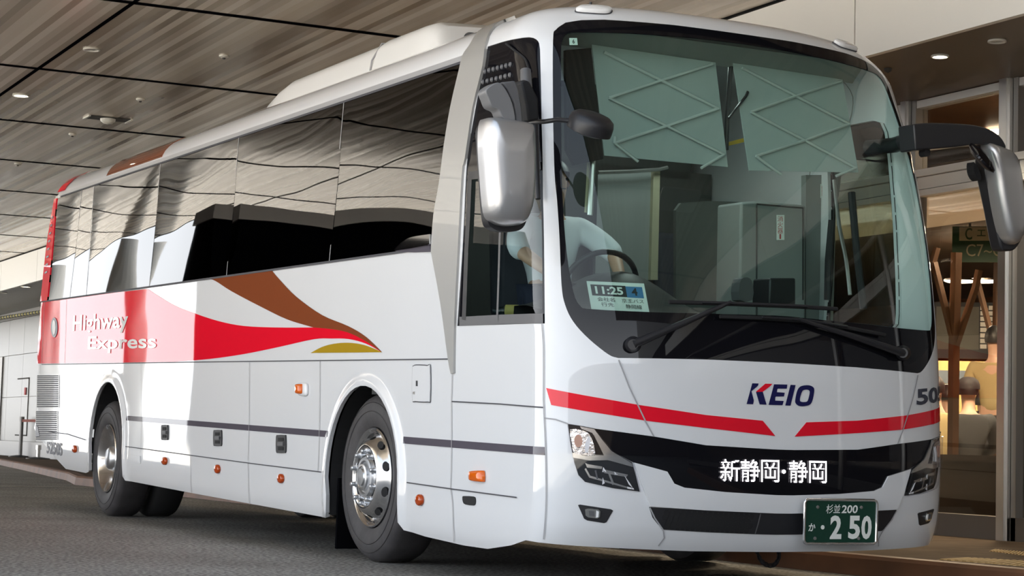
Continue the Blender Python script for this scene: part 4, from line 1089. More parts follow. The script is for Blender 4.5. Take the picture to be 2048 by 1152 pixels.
for k, (q4, bars) in enumerate([([(1184, 89), (1431, 125), (1456, 334), (1209, 311)], [(1208, 104), (1322, 161), (1437, 217), (1333, 252), (1228, 287), (1275, 322)]),
                                ([(1466, 125), (1685, 159), (1717, 345), (1498, 341)], None)]):
    P = [bY(x, y, .8) for x, y in q4]
    o = slab('sun_blind', [(p[0], p[2]) for p in P], .80, .806, 'shade_cloth', coach)
    L = {0: [[(1208, 104), (1323, 161), (1437, 217)], [(1437, 217), (1333, 252), (1229, 286)], [(1229, 286), (1276, 323)], [(1229, 286), (1230, 273)], [(1425, 128), (1323, 161), (1218, 196)], [(1218, 196), (1333, 252), (1448, 309)], [(1448, 309), (1402, 336)]],
         1: [[(1484, 136), (1592, 192), (1699, 248)], [(1682, 162), (1592, 192), (1502, 224)], [(1502, 224), (1610, 281), (1712, 336)], [(1699, 248), (1610, 281), (1512, 312)], [(1512, 312), (1562, 349)], [(1712, 336), (1672, 352)]]}[k]
    for ln in L:
        MB().tube([bY(x, y, .785) for x, y in ln], .0085, 6).build('blind_link', 'shade_bar', o, smooth=60)
MB().tube([bY(1462, 125, .84), bY(1454, 240, .84), bY(1452, 300, .84)], .014, 8).build('blind_post', 'black_plastic', coach)
MB().tube([bY(1458, 236, .8), bY(1492, 192, .78), bY(1496, 183, .78)], .008, 6).build('microphone_hook', 'black_plastic', coach, smooth=60)
slab('caution_card', xz([(1453, 285), (1488, 276), (1489, 284), (1456, 292)], .9), .9, .904, 'gold_paint', coach)
slab('dark_corner_panel', xz([(1132, 100), (1182, 96), (1207, 318), (1150, 330), (1134, 300)], .83), .83, .86, 'black_matte', coach)  # black panel added to darken the corner behind the glass
st6 = [hit(x, y, .02) for x, y in [(1139, 90), (1155.5, 90), (1154, 76), (1138.5, 76)]]
f = bilerp(*st6); b = MB(); b.quad(*st6); s6 = b.build('windscreen_sticker', 'paper', coach)
f2 = lambda u, w: f(.36+.28*u, .2+.6*w)+np.array([0, -.002, 0])
text_fn('sticker_text', '6', f2, 'ink', s6, .02)
# side lining, partitions and seats behind the cab
b = MB(); b.box(-1.04, 1.04, 2.65, 2.70, 2.45, 2.97); b.box(-1.2, 1.2, 2.65, 2.70, 1.05, 2.5); b.build('cabin_bulkhead', 'bulkhead', coach)
Pl = [bY(x, y, 1.9) for x, y in [(1190, 560), (1316, 560), (1308, 344), (1196, 344)]]
pt = slab('cab_partition', [(p[0], p[2]) for p in Pl], 1.9, 1.93, 'partition', coach)
Pe = [bY(x, y, 1.89) for x, y in [(1298, 560), (1312, 560), (1317, 340), (1304, 340)]]
slab('partition_edge', [(p[0], p[2]) for p in Pe], 1.87, 1.91, 'sign_cream', pt)
MB().tube([bY(x, y, 1.85) for x, y in [(1196, 345), (1260, 343), (1318, 339), (1335, 335)]], .012, 6).build('partition_rail', 'steel', pt)
Pc = [bY(x, y, 1.25) for x, y in [(1478, 640), (1612, 650), (1612, 410), (1510, 402), (1482, 404)]]
cb = slab('cab_locker', [(p[0], p[2]) for p in Pc], 1.25, 1.6, 'partition', coach, bevel=.015)
for ln in ([(1513, 640), (1513, 408)], [(1513, 408), (1606, 416)], [(1606, 416), (1606, 600)]):
    MB().tube([bY(x, y, 1.248) for x, y in ln], .005, 5).build('locker_joint', 'dark_interior', cb)
Ps = [bY(x, y, 1.246) for x, y in [(1553, 480), (1568, 480), (1568, 430), (1553, 430)]]
stk = slab('notice_sticker', [(p[0], p[2]) for p in Ps], 1.242, 1.246, 'paper', cb)
for k, chx in enumerate('消火器'):
    y0 = 430+k*12+2; f = bilerp(bY(1555, y0+11, 1.241), bY(1566, y0+11, 1.241), bY(1566, y0, 1.241), bY(1555, y0, 1.241)); text_fn('sticker_text', chx, f, 'red_ink', stk, .0)
slab('sticker_mark', xz([(1559, 478), (1562, 478), (1562, 468), (1559, 468)], 1.241), 1.240, 1.2415, 'red_ink', stk)
slab('cab_bulkhead', xz(catmull([(1352, 640), (1352, 420), (1362, 406), (1420, 402), (1484, 404), (1484, 640)], 1), 1.5), 1.5, 1.53, 'bulkhead', coach)
# entry side: post, grey panel and sticker beside the door
Pd = [bY(x, y, 1.45) for x, y in [(1612, 660), (1664, 660), (1664, 350), (1612, 350)]]
ep = slab('entry_panel', [(p[0], p[2]) for p in Pd], 1.45, 1.5, 'partition', coach)
s2 = slab('notice_sticker', xz([(1641, 396), (1652, 396), (1652, 368), (1641, 368)], 1.445), 1.443, 1.446, 'paper', ep)
for k in range(3): slab('sticker_mark', xz([(1643.5, 378+k*7), (1650, 378+k*7), (1650, 372+k*7), (1643.5, 372+k*7)], 1.443), 1.441, 1.4425, 'red_ink', s2)
P = [bX(x, y, 1.2) for x, y in [(1703, 385), (1713, 500), (1727, 618)]]
MB().tube(P, .022, 8).build('door_post', 'black_plastic', coach)
P = [bX(x, y, 1.15) for x, y in [(1664, 440), (1657, 520), (1655, 600)]]
MB().tube(P, .022, 8).build('door_post', 'black_plastic', coach)
P = [bX(x, y, 1.1) for x, y in catmull([(1668, 360), (1678, 450), (1692, 520), (1700, 590)], 4)]
MB().tube(P, .012, 8).build('grab_rail', 'steel', coach)
P = [bY(x, y, .9) for x, y in [(1188, 270), (1184, 360), (1180, 430)]]
MB().tube(P, .016, 8).build('grab_rail', 'steel', coach)
P = [bY(x, y, .93) for x, y in [(1179, 270), (1176, 360), (1172, 425)]]
MB().tube(P, .010, 8).build('grab_rail', 'sign_cream', coach)
# dash monitor, ticket machine and steering wheel
slab('ticket_machine', xz(catmull([(1480, 600), (1480, 565), (1488, 555), (1500, 557), (1506, 570), (1505, 600)], 2, True), .5), .5, .58, 'grey_plastic', coach)
slab('fare_box', xz([(1538, 610), (1592, 610), (1592, 556), (1540, 556)], .55), .55, .72, 'black_plastic', coach, bevel=.01)
SW = bY(1120, 600, .72)
b = MB(); b.tube([(-.70+.22*math.cos(t), .72-.10*math.sin(t), 1.55+.19*math.sin(t)) for t in np.linspace(0, 2*math.pi, 40)], .016, 8, cap=False)
for t in (0.1, 3.04, 4.71): b.tube([(-.70, .74, 1.53), (-.70+.21*math.cos(t), .72-.10*math.sin(t), 1.55+.19*math.sin(t))], .014, 6)
b.tube([(-.70, .75, 1.52), (-.70, .66, 1.25)], .04, 8)
b.build('steering_wheel', 'black_plastic', coach, smooth=60)
def coach_seat(x, y, z):
    b = MB(); b.box(x-.23, x+.23, y-.02, y+.44, z+.30, z+.42)
    s_ = b.build('seat_cushion', 'seat_fabric', coach, bevel=.04, seg=3)
    MB().hexa([(x-.22, y+.40, z+.40), (x+.22, y+.40, z+.40), (x+.22, y+.50, z+.40), (x-.22, y+.50, z+.40), (x-.20, y+.52, z+1.02), (x+.20, y+.52, z+1.02), (x+.20, y+.62, z+1.02), (x-.20, y+.62, z+1.02)]).build('seat_back', 'seat_fabric', s_, bevel=.04, seg=3)
coach_seat(-.74, 1.02, 1.0)
for x in (.42, .88): coach_seat(x, 1.95, 1.05)
cl_ = bpy.data.lights.new('cab_fill', 'AREA'); cl_.energy = 6; cl_.size = .5; cl_.color = (.93, 1, .97)  # unseen fill lamp added to brighten the cab interior
lo = bpy.data.objects.new('cab_fill', cl_); link(lo, coach); lo.location = (0.1, 1.35, 2.98); lo.rotation_euler = (0, 0, 0)
slab('cab_fill_panel', rrect(-.15, .35, 1.15, 1.55, .05), 0, .02, 'lamp_off', coach).matrix_local = Matrix.Translation((0, 0, 3.0))@Matrix.Rotation(math.radians(90), 4, 'X')  # panel added to go with the fill lamp

# ---------------------------------------------------------------- people
def skin_mesh(name, nodes, edges, material, parent=None, sub=2, root=0):
    me = bpy.data.meshes.new(name); me.from_pydata([n[0] for n in nodes], edges, [])
    me.materials.append(MATS[material])
    o = bpy.data.objects.new(name, me); link(o, parent)
    m1 = o.modifiers.new('skin', 'SKIN'); m1.use_smooth_shade = True; m1.branch_smoothing = .4
    for i, n in enumerate(nodes):
        r = n[1]; d = me.skin_vertices[0].data[i]
        d.radius = (r, r) if not isinstance(r, tuple) else r
        d.use_root = (i == root)
    m2 = o.modifiers.new('sub', 'SUBSURF'); m2.levels = sub; m2.render_levels = sub
    return o
def hand(parent, wrist, direction, palm_n, side_, curl=.6):
    """Palm with four fingers of different lengths and a thumb from its side."""
    w = np.array(wrist, float); d = np.array(direction, float); d /= np.linalg.norm(d)
    n = np.array(palm_n, float); n -= d*n.dot(d); n /= np.linalg.norm(n); s = np.cross(d, n)*side_
    nodes = [(tuple(w), .026), (tuple(w+d*.045), (.018, .036)), (tuple(w+d*.085), (.016, .036))]; edges = [(0, 1), (1, 2)]
    for k, (off, ln) in enumerate([(-.030, .068), (-.010, .078), (.010, .073), (.029, .056)]):
        b0 = w+d*.08+s*off*.9; i0 = len(nodes)
        p1 = b0+d*.012+s*off*.15; p2 = p1+(d*math.cos(curl*.5)+n*math.sin(curl*.5))*ln*.42; p3 = p2+(d*math.cos(curl*1.3)+n*math.sin(curl*1.3))*ln*.33; p4 = p3+(d*math.cos(curl*2)+n*math.sin(curl*2))*ln*.28
        for p in (p1, p2, p3, p4): nodes.append((tuple(p), .0085))
        edges += [(2, i0), (i0, i0+1), (i0+1, i0+2), (i0+2, i0+3)]
    i0 = len(nodes); b0 = w+d*.03-s*.032
    for q, r in [(b0+n*.004, .012), (b0-s*.018+d*.022+n*.012, .0105), (b0-s*.022+d*.046+n*.024, .009)]: nodes.append((tuple(q), r))
    edges += [(1, i0), (i0, i0+1), (i0+1, i0+2)]
    return nodes, edges
def add_nodes(N, E, n2, e2, join):
    o = len(N); N += n2; E += [(a+o, b_+o) for a, b_ in e2]; E.append((join, o))
def person(name, label, loc, rz, pose, top, legs, hair='short', group=None, cap=None):
    r = thing(name, label, 'person', loc, rz, group)
    # joints in metres, facing -y
    if pose['kind'] == 'stand':
        hip = .93; J = dict(pelvis=(0, 0, hip), waist=(0, .0, 1.08), chest=(0, .01, 1.30), neck=(0, .015, 1.46), head0=(0, -.005, 1.53), head1=(0, -.01, 1.62), top=(0, .0, 1.70))
        leg = lambda s: [(s*.09, 0, .88), (s*.10, -.01, .50), (s*.10, .02, .09), (s*.105, -.10, .04)]
    else:
        J = dict(pelvis=(0, 0, .50), waist=(0, .02, .64), chest=(0, .03, .86), neck=(0, .02, 1.02), head0=(0, -.01, 1.09), head1=(0, -.02, 1.18), top=(0, -.01, 1.26))
        leg = lambda s: [(s*.09, -.06, .50), (s*.11, -.45, .52), (s*.11, -.46, .10), (s*.115, -.57, .05)]
    sh = J['chest'][2]+.10
    N = [(J['pelvis'], (.13, .10)), (J['waist'], (.12, .095)), (J['chest'], (.145, .105)), (J['neck'], .055), (J['head0'], (.062, .07)), (J['head1'], (.075, .092)), (J['top'], (.055, .065))]
    E = [(0, 1), (1, 2), (2, 3), (3, 4), (4, 5), (5, 6)]
    TN = [(J['pelvis'], (.145, .115)), (J['waist'], (.135, .11)), (J['chest'], (.16, .12)), ((0, J['neck'][1], J['neck'][2]-.055), .088)]; TE = [(0, 1), (1, 2), (2, 3)]
    LN = [((J['pelvis'][0], J['pelvis'][1], J['pelvis'][2]+.03), (.14, .11))]; LE = []
    for s in (-1, 1):
        arm = pose['arms'][0 if s < 0 else 1]
        P = [(s*.185, .02, sh-.02)]+list(arm)
        i0 = len(N)
        for p, rr in zip(P, (.058, .046, .032)): N.append((p, rr))
        E += [(2, i0), (i0, i0+1), (i0+1, i0+2)]
        d = np.array(P[2])-np.array(P[1])
        hn, he = hand(r, np.array(P[2])+d/np.linalg.norm(d)*.02, pose.get('hdir', d), pose.get('palm', (0, 0, -1)), s, pose.get('curl', .5))
        add_nodes(N, E, hn, he, i0+2)
        i1 = len(TN); q2 = np.array(P[1])+(np.array(P[2])-np.array(P[1]))*pose.get('sleeve', .95)
        for p, rr in zip((P[0], P[1], tuple(q2)), (.086, .066, .052)): TN.append((p, rr))
        TE += [(2, i1), (i1, i1+1), (i1+1, i1+2)]
        L_ = leg(s); i2 = len(N)
        for p, rr in zip(L_, (.082, .056, .040, .034)): N.append((p, rr))
        E += [(0, i2), (i2, i2+1), (i2+1, i2+2), (i2+2, i2+3)]
        i3 = len(LN)
        for p, rr in zip(L_[:3], (.096, .072, .058)): LN.append((p, rr))
        LE += [(0, i3), (i3, i3+1), (i3+1, i3+2)]
        fx, fy, fz = L_[2]
        b = MB(); b.hexa([(fx-.045, fy-.20, 0), (fx+.045, fy-.20, 0), (fx+.04, fy+.07, 0), (fx-.04, fy+.07, 0), (fx-.035, fy-.18, .05), (fx+.035, fy-.18, .05), (fx+.035, fy+.06, .09), (fx-.035, fy+.06, .09)]); b.build('shoe', 'dark_cloth', r, bevel=.02, seg=2)
    skin_mesh('body', N, E, 'skin', r)
    skin_mesh('jacket' if top != 'shirt' else 'shirt', TN, TE, top, r)
    skin_mesh('trousers', LN, LE, legs, r)
    h = Vector(J['head1'])
    b = MB()                                    # hair: a cap of the skull, open at the face
    rings = []
    for i in range(9):
        ph = math.pi*.62*i/8
        for k in range(20):
            th = 2*math.pi*k/20; back = math.cos(th-math.pi/2)          # +1 at the back
            lim = ph*(1.0 if back > -.2 else .62)
            rx, ry, rz_ = .087, .104, .118
            rings.append((h.x+rx*math.sin(lim)*math.cos(th), h.y+.008+ry*math.sin(lim)*math.sin(th), h.z+.012+rz_*math.cos(lim)))
    b.add(rings, [(i*20+k, i*20+(k+1) % 20, (i+1)*20+(k+1) % 20, (i+1)*20+k) for i in range(8) for k in range(20)])
    b.build('hair', 'hair', r, smooth=70)
    f = MB()                                    # nose, eyes, mouth, ears
    f.hexa([(h.x-.014, h.y-.088, h.z-.02), (h.x+.014, h.y-.088, h.z-.02), (h.x+.012, h.y-.07, h.z-.022), (h.x-.012, h.y-.07, h.z-.022), (h.x-.006, h.y-.085, h.z+.025), (h.x+.006, h.y-.085, h.z+.025), (h.x+.006, h.y-.07, h.z+.025), (h.x-.006, h.y-.07, h.z+.025)])
    for s in (-1, 1): f.lathe([(-.006, .012), (0, .022), (.006, .012)], 10, 'X', (h.x+s*.082, h.y+.005, h.z))
    f.build('face_features', 'skin', r, smooth=50)
    e = MB()
    for s in (-1, 1): e.lathe([(-.006, 0), (-.004, .008), (.004, .010)], 10, 'Y', (h.x+s*.032, h.y-.082, h.z+.012))
    e.box(h.x-.022, h.x+.022, h.y-.088, h.y-.080, h.z-.046, h.z-.041)
    e.build('eyes_and_mouth', 'hair', r)
    if cap:
        c = MB(); c.lathe([(.02, .103), (.06, .102), (.10, .085), (.125, .05), (.132, 0)], 24, 'Z', (h.x, h.y+.005, h.z)); c.hexa([(h.x-.075, h.y-.17, h.z+.022), (h.x+.075, h.y-.17, h.z+.022), (h.x+.09, h.y-.06, h.z+.03), (h.x-.09, h.y-.06, h.z+.03), (h.x-.07, h.y-.17, h.z+.03), (h.x+.07, h.y-.17, h.z+.03), (h.x+.09, h.y-.06, h.z+.045), (h.x-.09, h.y-.06, h.z+.045)])
        c.build('cap', cap, r, smooth=50)
    return r
dw = to_world((-.72, 1.22, .98))
person('driver', 'coach driver in a white shirt seated at the wheel of the white coach', tuple(dw), 0.0,
       dict(kind='sit', arms=[[(-.30, -.16, .78), (-.20, -.42, .62)], [(.30, -.16, .80), (.20, -.42, .64)]], sleeve=.25, palm=(0, -.2, -1), curl=.9), 'shirt', 'navy_cloth')
# things lying on the dashboard
cq = [hit(x, y, .09) for x, y in [(1183, 619), (1299, 626), (1288, 567), (1173, 562)]]
card = thing('departure_card', 'white card reading 11:25 propped behind the left corner of the windscreen', 'card', tuple(to_world(np.mean(cq, 0))))
cw = [to_world(q)-np.array(card.location) for q in cq]
nrm = np.cross(cw[1]-cw[0], cw[3]-cw[0]); nrm /= np.linalg.norm(nrm)
if nrm[1] > 0: nrm = -nrm
cf_ = bilerp(*cw)
def on_card(name, u0, u1, w0, w1, m_, h_): 
    b = MB(); P = [cf_(u0, w0), cf_(u1, w0), cf_(u1, w1), cf_(u0, w1)]; b.hexa([p+nrm*(h_-.0015) for p in P]+[p+nrm*h_ for p in P]); return b.build(name, m_, card)
on_card('paper_sheet', 0, 1, 0, 1, 'paper', 0)
on_card('time_panel', .055, .66, .50, .885, 'ink', .002); on_card('berth_panel', .66, .95, .49, .87, 'paper_blue', .002)
def card_text(t, u0, u1, w0, w1, m_, bold=.0): text_fn('card_text', t, lambda u, w: cf_(u0+(u1-u0)*u, w0+(w1-w0)*w)+nrm*.0045, m_, card, bold)
card_text('11:25', .12, .60, .56, .83, 'paper', .03); card_text('4', .75, .85, .56, .82, 'ink', .03)
card_text('会社名', .13, .43, .31, .45, 'ink'); card_text('京王バス', .55, .93, .30, .44, 'ink'); card_text('行先', .18, .40, .13, .27, 'ink'); card_text('静岡線', .60, .88, .10, .25, 'ink')
bp_ = bX(1030, 622, -1.08); bw = to_world(bp_)
bt = thing('drink_bottle', 'small bottle with a yellow label lying on the dashboard by the driver window', 'bottle', tuple(bw))
b = MB(); b.lathe([(-.09, 0), (-.09, .030), (-.02, .032)], 20, 'Y'); b.lathe([(.05, .032), (.085, .022), (.10, .014), (.12, .014), (.12, 0)], 20, 'Y'); b.build('bottle_body', 'side_clear_glass', bt, smooth=40)
MB().lathe([(-.02, .0335), (.05, .0335)], 20, 'Y').build('bottle_label', 'tape_yellow', bt, smooth=40)
bt.rotation_euler = (0, 0, .9)

# ================================================================ THE PLACE
def structure(name, b, mats, **k):
    o = b.build(name, mats, **k); o['kind'] = 'structure'; return o
CZ, FX, SZ, WX, KZ = 4.17, 2.60, 3.55, 4.00, .12        # ceiling, fascia plane, soffit, shop front plane, pavement height
# road and pavement
b = MB(); b.quad((-60, -40, 0), (30, -40, 0), (30, 140, 0), (-60, 140, 0)); structure('floor_road', b, 'asphalt')
b = MB(); b.quad((-60, -40, .004), (-10, -40, .004), (-10, 140, .004), (-60, 140, .004)); b.quad((-10, 45, .004), (-6.5, 45, .004), (-6.5, 140, .004), (-10, 140, .004)); structure('floor_bounce_ground', b, 'forecourt')  # unseen pale ground, added to bounce sunlight up to the ceiling
b = MB(); b.box(2.7, 30, -40, 60, 4.6, 24); structure('wall_sun_blocker', b, 'wall_white')  # unseen upper storeys, added to keep the sun off the coach
kerb = [(2.6, -9), (1.62, -.2), (1.37, 1.7), (1.33, 3.2), (1.31, 9.5), (1.0, 18.5), (1.45, 20.8), (2.45, 28.5), (3.35, 36), (3.5, 70)]
kw = .16
b = MB(); n = len(kerb)
b.add([(x+kw, y, KZ) for x, y in kerb]+[(WX+8, y, KZ) for x, y in kerb], [(i, n+i, n+i+1, i+1) for i in range(n-1)])
structure('floor_pavement', b, 'pavement')
b = MB()
for i in range(n-1):
    (xa, ya), (xb, yb) = kerb[i], kerb[i+1]
    b.add([(xa, ya, 0), (xb, yb, 0), (xb+.015, yb, KZ-.02), (xa+.015, ya, KZ-.02), (xb+.035, yb, KZ), (xa+.035, ya, KZ), (xb+kw, yb, KZ), (xa+kw, ya, KZ)], [(0, 1, 2, 3), (3, 2, 4, 5), (5, 4, 6, 7)])
structure('trim_kerb', b, 'curb_orange')
b = MB(); b.quad((-6, 16.9, .004), (1.2, 17.1, .004), (1.2, 17.26, .004), (-6, 17.06, .004)); structure('trim_road_line', b, 'line_white')
# tactile paving: two strips of ribbed yellow slabs
for (q, lab) in [([(1872, 1120), (2056, 1134.5), (2056, 1118.5), (1936, 1116.5)], 'yellow ribbed tactile strip on the pavement nearest the kerb'), ([(1978, 1103), (2056, 1113), (2056, 1102), (1990, 1100)], 'yellow ribbed tactile strip on the pavement nearer the shop front')]:
    P = [wZ(x, y, KZ) for x, y in q]
    a, c, d, e = P[0], P[1], P[2], P[3]
    f = bilerp(a+np.array([0, 0, .002]), c+(c-a)*1.2+np.array([0, 0, .002]), d+(c-a)*1.2+np.array([0, 0, .002]), e+np.array([0, 0, .002]))
    f0 = f(0, 0); b = MB(); b.quad(f(0, 0), f(1, 0), f(1, 1), f(0, 1))
    for k in range(26):
        u = (k+.5)/26; p0, p1 = f(u, .06), f(u, .94); dd = (f(u+.006, 0)-f(u-.006, 0)); 
        b.hexa([p0-dd, p0+dd, p1+dd, p1-dd, p0-dd*.6+(0, 0, .006), p0+dd*.6+(0, 0, .006), p1+dd*.6+(0, 0, .006), p1-dd*.6+(0, 0, .006)])
    tag(b.build('tactile_paving', 'tactile'), lab, 'tactile paving')

# canopy ceiling: metal panels with open joints
ys = [-13.0, -9.55, -6.3, -3.05, .2, 3.46, 6.80, 10.10, 13.40, 16.63, 19.87, 23.07, 26.35, 29.6, 32.85, 36.1, 42.6, 49.1, 55.6]
xs_c = [-13.6, -9.6, -5.62, -1.63, FX]
g = .016
b = MB()
for i in range(1, len(ys)-1):
    for j in range(1, len(xs_c)-1):
        if ys[i] < 3.4 and xs_c[j] < -6 or ys[i] < -.5 and xs_c[j] < -2: continue
        if ys[i] > 19 and xs_c[j] < -6: continue
        b.box(xs_c[j]+g, xs_c[j+1]-g, ys[i]+.042, ys[i+1]-.042, CZ, CZ+.03)
structure('ceiling', b, 'ceiling_metal')
b = MB()                                         # black gaskets in the joints
for i in range(2, len(ys)-1):
    x0 = -9.6 if 3 < ys[i] < 20 else (-5.6 if ys[i] > -.5 else -1.6)
    b.box(x0, FX, ys[i]-.045, ys[i]+.045, CZ-.003, CZ+.02)
b.box(-1.63-.02, -1.63+.02, -9.5, 56, CZ-.003, CZ+.02); b.box(-5.62-.02, -5.62+.02, .2, 56, CZ-.003, CZ+.02)
structure('trim_ceiling_joints', b, 'void_black')
b = MB(); b.box(-1.6, FX, -9.5, .25, CZ+.06, CZ+.4); b.box(-5.6, FX, .25, 3.5, CZ+.06, CZ+.4); b.box(-9.6, FX, 3.5, 20.9, CZ+.06, CZ+.4); b.box(-9.6, -5.6, 19.85, 19.9, CZ, CZ+.06); b.box(-5.6, FX, 19.9, 56, CZ+.06, CZ+.4); structure('ceiling_void', b, 'gap')
# fascia, soffit and shop front
b = MB()
yj = [-13, -6.7, -3.55, -.4, 2.93, 6.1, 9.3, 12.5, 15.7, 18.9, 22.1, 25.3, 28.5, 31.7, 34.9, 45, 56]
for i in range(len(yj)-1): b.box(FX, FX+.05, yj[i]+.008, yj[i+1]-.008, SZ, CZ-.02)
structure('trim_fascia', b, 'fascia_white')
b = MB(); b.box(FX+.06, FX+.12, -13, 56, SZ+.01, CZ+.05); structure('trim_fascia_backing', b, 'gap')
b = MB(); b.box(FX+.05, WX+.12, -13, 18, SZ, SZ+.04); structure('ceiling_soffit', b, 'soffit_brown')
b = MB(); b.box(FX+.05, WX+.9, 18, 56, SZ, SZ+.04); structure('ceiling_far_soffit', b, 'wall_white')
# shop front framing
b = MB()
b.box(WX-.02, WX+.14, -13, 18, KZ, .29)                       # sill
structure('trim_sill', b, 'sill_metal')
b = MB(); b.box(WX-.03, WX+.12, -13, 18, 2.93, 2.985); b.box(WX, WX+.12, -13, 18, 2.83, 2.925); b.box(WX-.015, WX+.12, -13, 18, 2.775, 2.822); structure('trim_transom', b, 'fascia_white')
b = MB(); b.box(WX-.01, WX+.1, -13, 18, 3.485, 3.545); structure('trim_head', b, 'bright_trim')
mull = [(-4.1, .13), (-1.75, .13), (.55, .13), (2.83, .12), (4.03, .10), (5.9, .12), (8.3, .12), (10.6, .12), (12.9, .12), (15.3, .12)]
for k, (y, w) in enumerate(mull):
    b = MB(); b.box(WX-.05, WX+.12, y, y+w, KZ, 3.55); b.box(WX-.07, WX-.05, y+.02, y+w-.02, KZ, 3.55)
    b.box(WX-.02, WX+.10, y-.055, y-.004, KZ, 3.55, 1)
    structure('trim_mullion', b, ['steel', 'steel_dull'])
edges_ = [-13]+[y for y, w in mull]+[18]
for k in range(len(edges_)-1):
    y0 = edges_[k]+(mull[k-1][1] if k else 0); y1 = edges_[k+1]-.055
    b = MB(); b.box(WX+.05, WX+.062, y0, y1, .29, 2.775); b.box(WX+.05, WX+.062, y0, y1, 2.985, 3.485); structure('window_%d' % (k+1), b, 'hall_glass')
# waiting hall behind the glass
b = MB(); b.quad((WX, -13, KZ+.001), (24, -13, KZ+.001), (24, 30, KZ+.001), (WX, 30, KZ+.001)); structure('floor_hall', b, 'hall_floor')
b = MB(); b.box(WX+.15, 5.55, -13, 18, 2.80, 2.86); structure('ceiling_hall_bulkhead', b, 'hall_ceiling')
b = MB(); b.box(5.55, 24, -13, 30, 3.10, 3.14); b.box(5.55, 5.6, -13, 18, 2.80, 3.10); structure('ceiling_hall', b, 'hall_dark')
b = MB(); b.box(WX+.15, 6.5, -13, 18, 3.60, 3.66); b.box(6.5, 6.6, -13, 18, 3.14, 3.66); structure('wall_hall_upper', b, 'hall_wood')
b = MB(); b.box(13.5, 13.6, -13, 30, KZ, 3.1); b.box(WX+.15, 13.5, 18, 18.1, KZ, 3.6); structure('wall_hall_back', b, 'hall_wood')
b = MB(); b.box(WX+.12, 13.5, -13.1, -13, 0, 3.6); structure('wall_hall_near', b, 'hall_dark')
# far wall of the building beyond the coach
b = MB()
FW = 4.4
for (z0, z1) in [(.48, 1.50), (1.515, 2.50), (2.515, 3.36), (3.375, 3.55)]:
    for y in np.arange(18, 56, 1.62): b.box(FW, FW+.05, y+.006, y+1.614, z0, z1)
structure('wall_right', b, 'wall_white')
b = MB(); b.box(FW+.05, FW+.1, 18, 56, KZ, 3.6); b.box(FW-.02, FW+.05, 18, 56, KZ, .47); structure('baseboard_right', b, 'steel_dull')
b = MB(); b.box(FW-.03, FW+.02, 39.6, 40.7, KZ, 2.5); structure('door_1', b, 'steel_dull')
b = MB()
for (y0, y1, z0, z1) in [(36.7, 37.9, .6, 1.95)]:
    t_ = .03
    b.box(FW-.012, FW, y0, y1, z1-t_, z1); b.box(FW-.012, FW, y0, y1, z0, z0+t_); b.box(FW-.012, FW, y0, y0+t_, z0, z1)
fire = thing('service_hatch', 'white service hatch with a red mark in the far white wall', 'hatch', (FW-.012, 37.2, .6))
fire_f = b.build('hatch_frame', 'gap'); fire_f.parent = fire; fire_f.matrix_parent_inverse = Matrix.Translation((-(FW-.012), -37.2, -.6))
m_ = MB().box(FW-.02, FW-.004, 36.95, 37.1, 1.55, 1.72).build('red_mark', 'red_ink'); m_.parent = fire; m_.matrix_parent_inverse = Matrix.Translation((-(FW-.012), -37.2, -.6))
for k, (y0, y1) in enumerate([(19.4, 21.6), (24.2, 26.8), (29.2, 31.2)]):  # unseen dark bays added so the metal ceiling reflects darker streaks
    b = MB(); b.box(FW-.04, FW+.02, y0, y1, KZ, 2.9); b.box(FW-.06, FW+.02, y0-.08, y0, KZ, 2.98, 1); b.box(FW-.06, FW+.02, y1, y1+.08, KZ, 2.98, 1); b.box(FW-.06, FW+.02, y0, y1, 2.9, 2.98, 1); structure('door_%d' % (k+2), b, ['black_gloss', 'steel'])
# striped cord across the far walkway
b = MB(); pts = [(FW-.1, 33.0, 3.30), (FW-.1, 36, 3.34), (FW-.1, 40, 3.40)]
rope = MB().tube([(FW-.25, y, 3.34+.012*(y-33)) for y in np.linspace(33, 42, 40)], .035, 8).build('striped_cord', 'tape_yellow', None, smooth=60)
b = MB()
for y in np.arange(33, 42, .3): b.tube([(FW-.25, y, 3.34+.012*(y-33)), (FW-.25, y+.15, 3.34+.012*(y-33+.15))], .037, 8)
b.build('dark_bands', 'ink', rope, smooth=60)
tag(rope, 'yellow and black striped cord strung along the far white wall', 'cord')
# things on ceilings
def downlight(x, y, z, r, on, lab, spot=None, warm=True):
    t = thing('downlight', lab, 'ceiling light', (x, y, z), 0, 'downlights')
    b = MB(); b.lathe([(0, r), (-.012, r*1.02), (-.014, r*.86), (-.004, r*.80)], 28, 'Z'); b.build('trim_ring', 'lamp_off', t, smooth=50)
    b = MB(); b.lathe([(-.005, r*.80), (-.006, 0)], 28, 'Z'); b.build('lamp_face', 'lamp_on' if on else 'lamp_trim', t)
    if spot:
        l = bpy.data.lights.new('lamp', 'SPOT'); l.energy = spot; l.spot_size = math.radians(125); l.spot_blend = .6; l.color = (1, .86, .66); l.shadow_soft_size = r*.6
        o = bpy.data.objects.new('lamp', l); link(o, t); o.location = (0, 0, -.03)
    return t
def dl(px, z, r, on, lab, spot=None):
    p = wZ(*px, z); return downlight(p[0], p[1], z, r, on, lab, spot)
dl((42, 190), CZ, .085, True, 'lit round downlight in the metal ceiling at its left edge', 25)
dl((183, 98), CZ, .075, False, 'unlit round downlight in the metal ceiling beside the panel joint')
dl((1880, 111), SZ, .062, True, 'lit round downlight in the brown soffit above the far mirror', 110)
dl((1994, 81), SZ, .062, False, 'unlit round downlight in the brown soffit near the picture corner')
dl((52, 573), SZ, .10, True, 'lit downlight in the far soffit beside the coach tail', 30)
dl((5, 585), SZ, .10, False, 'unlit downlight in the far soffit at the picture edge')
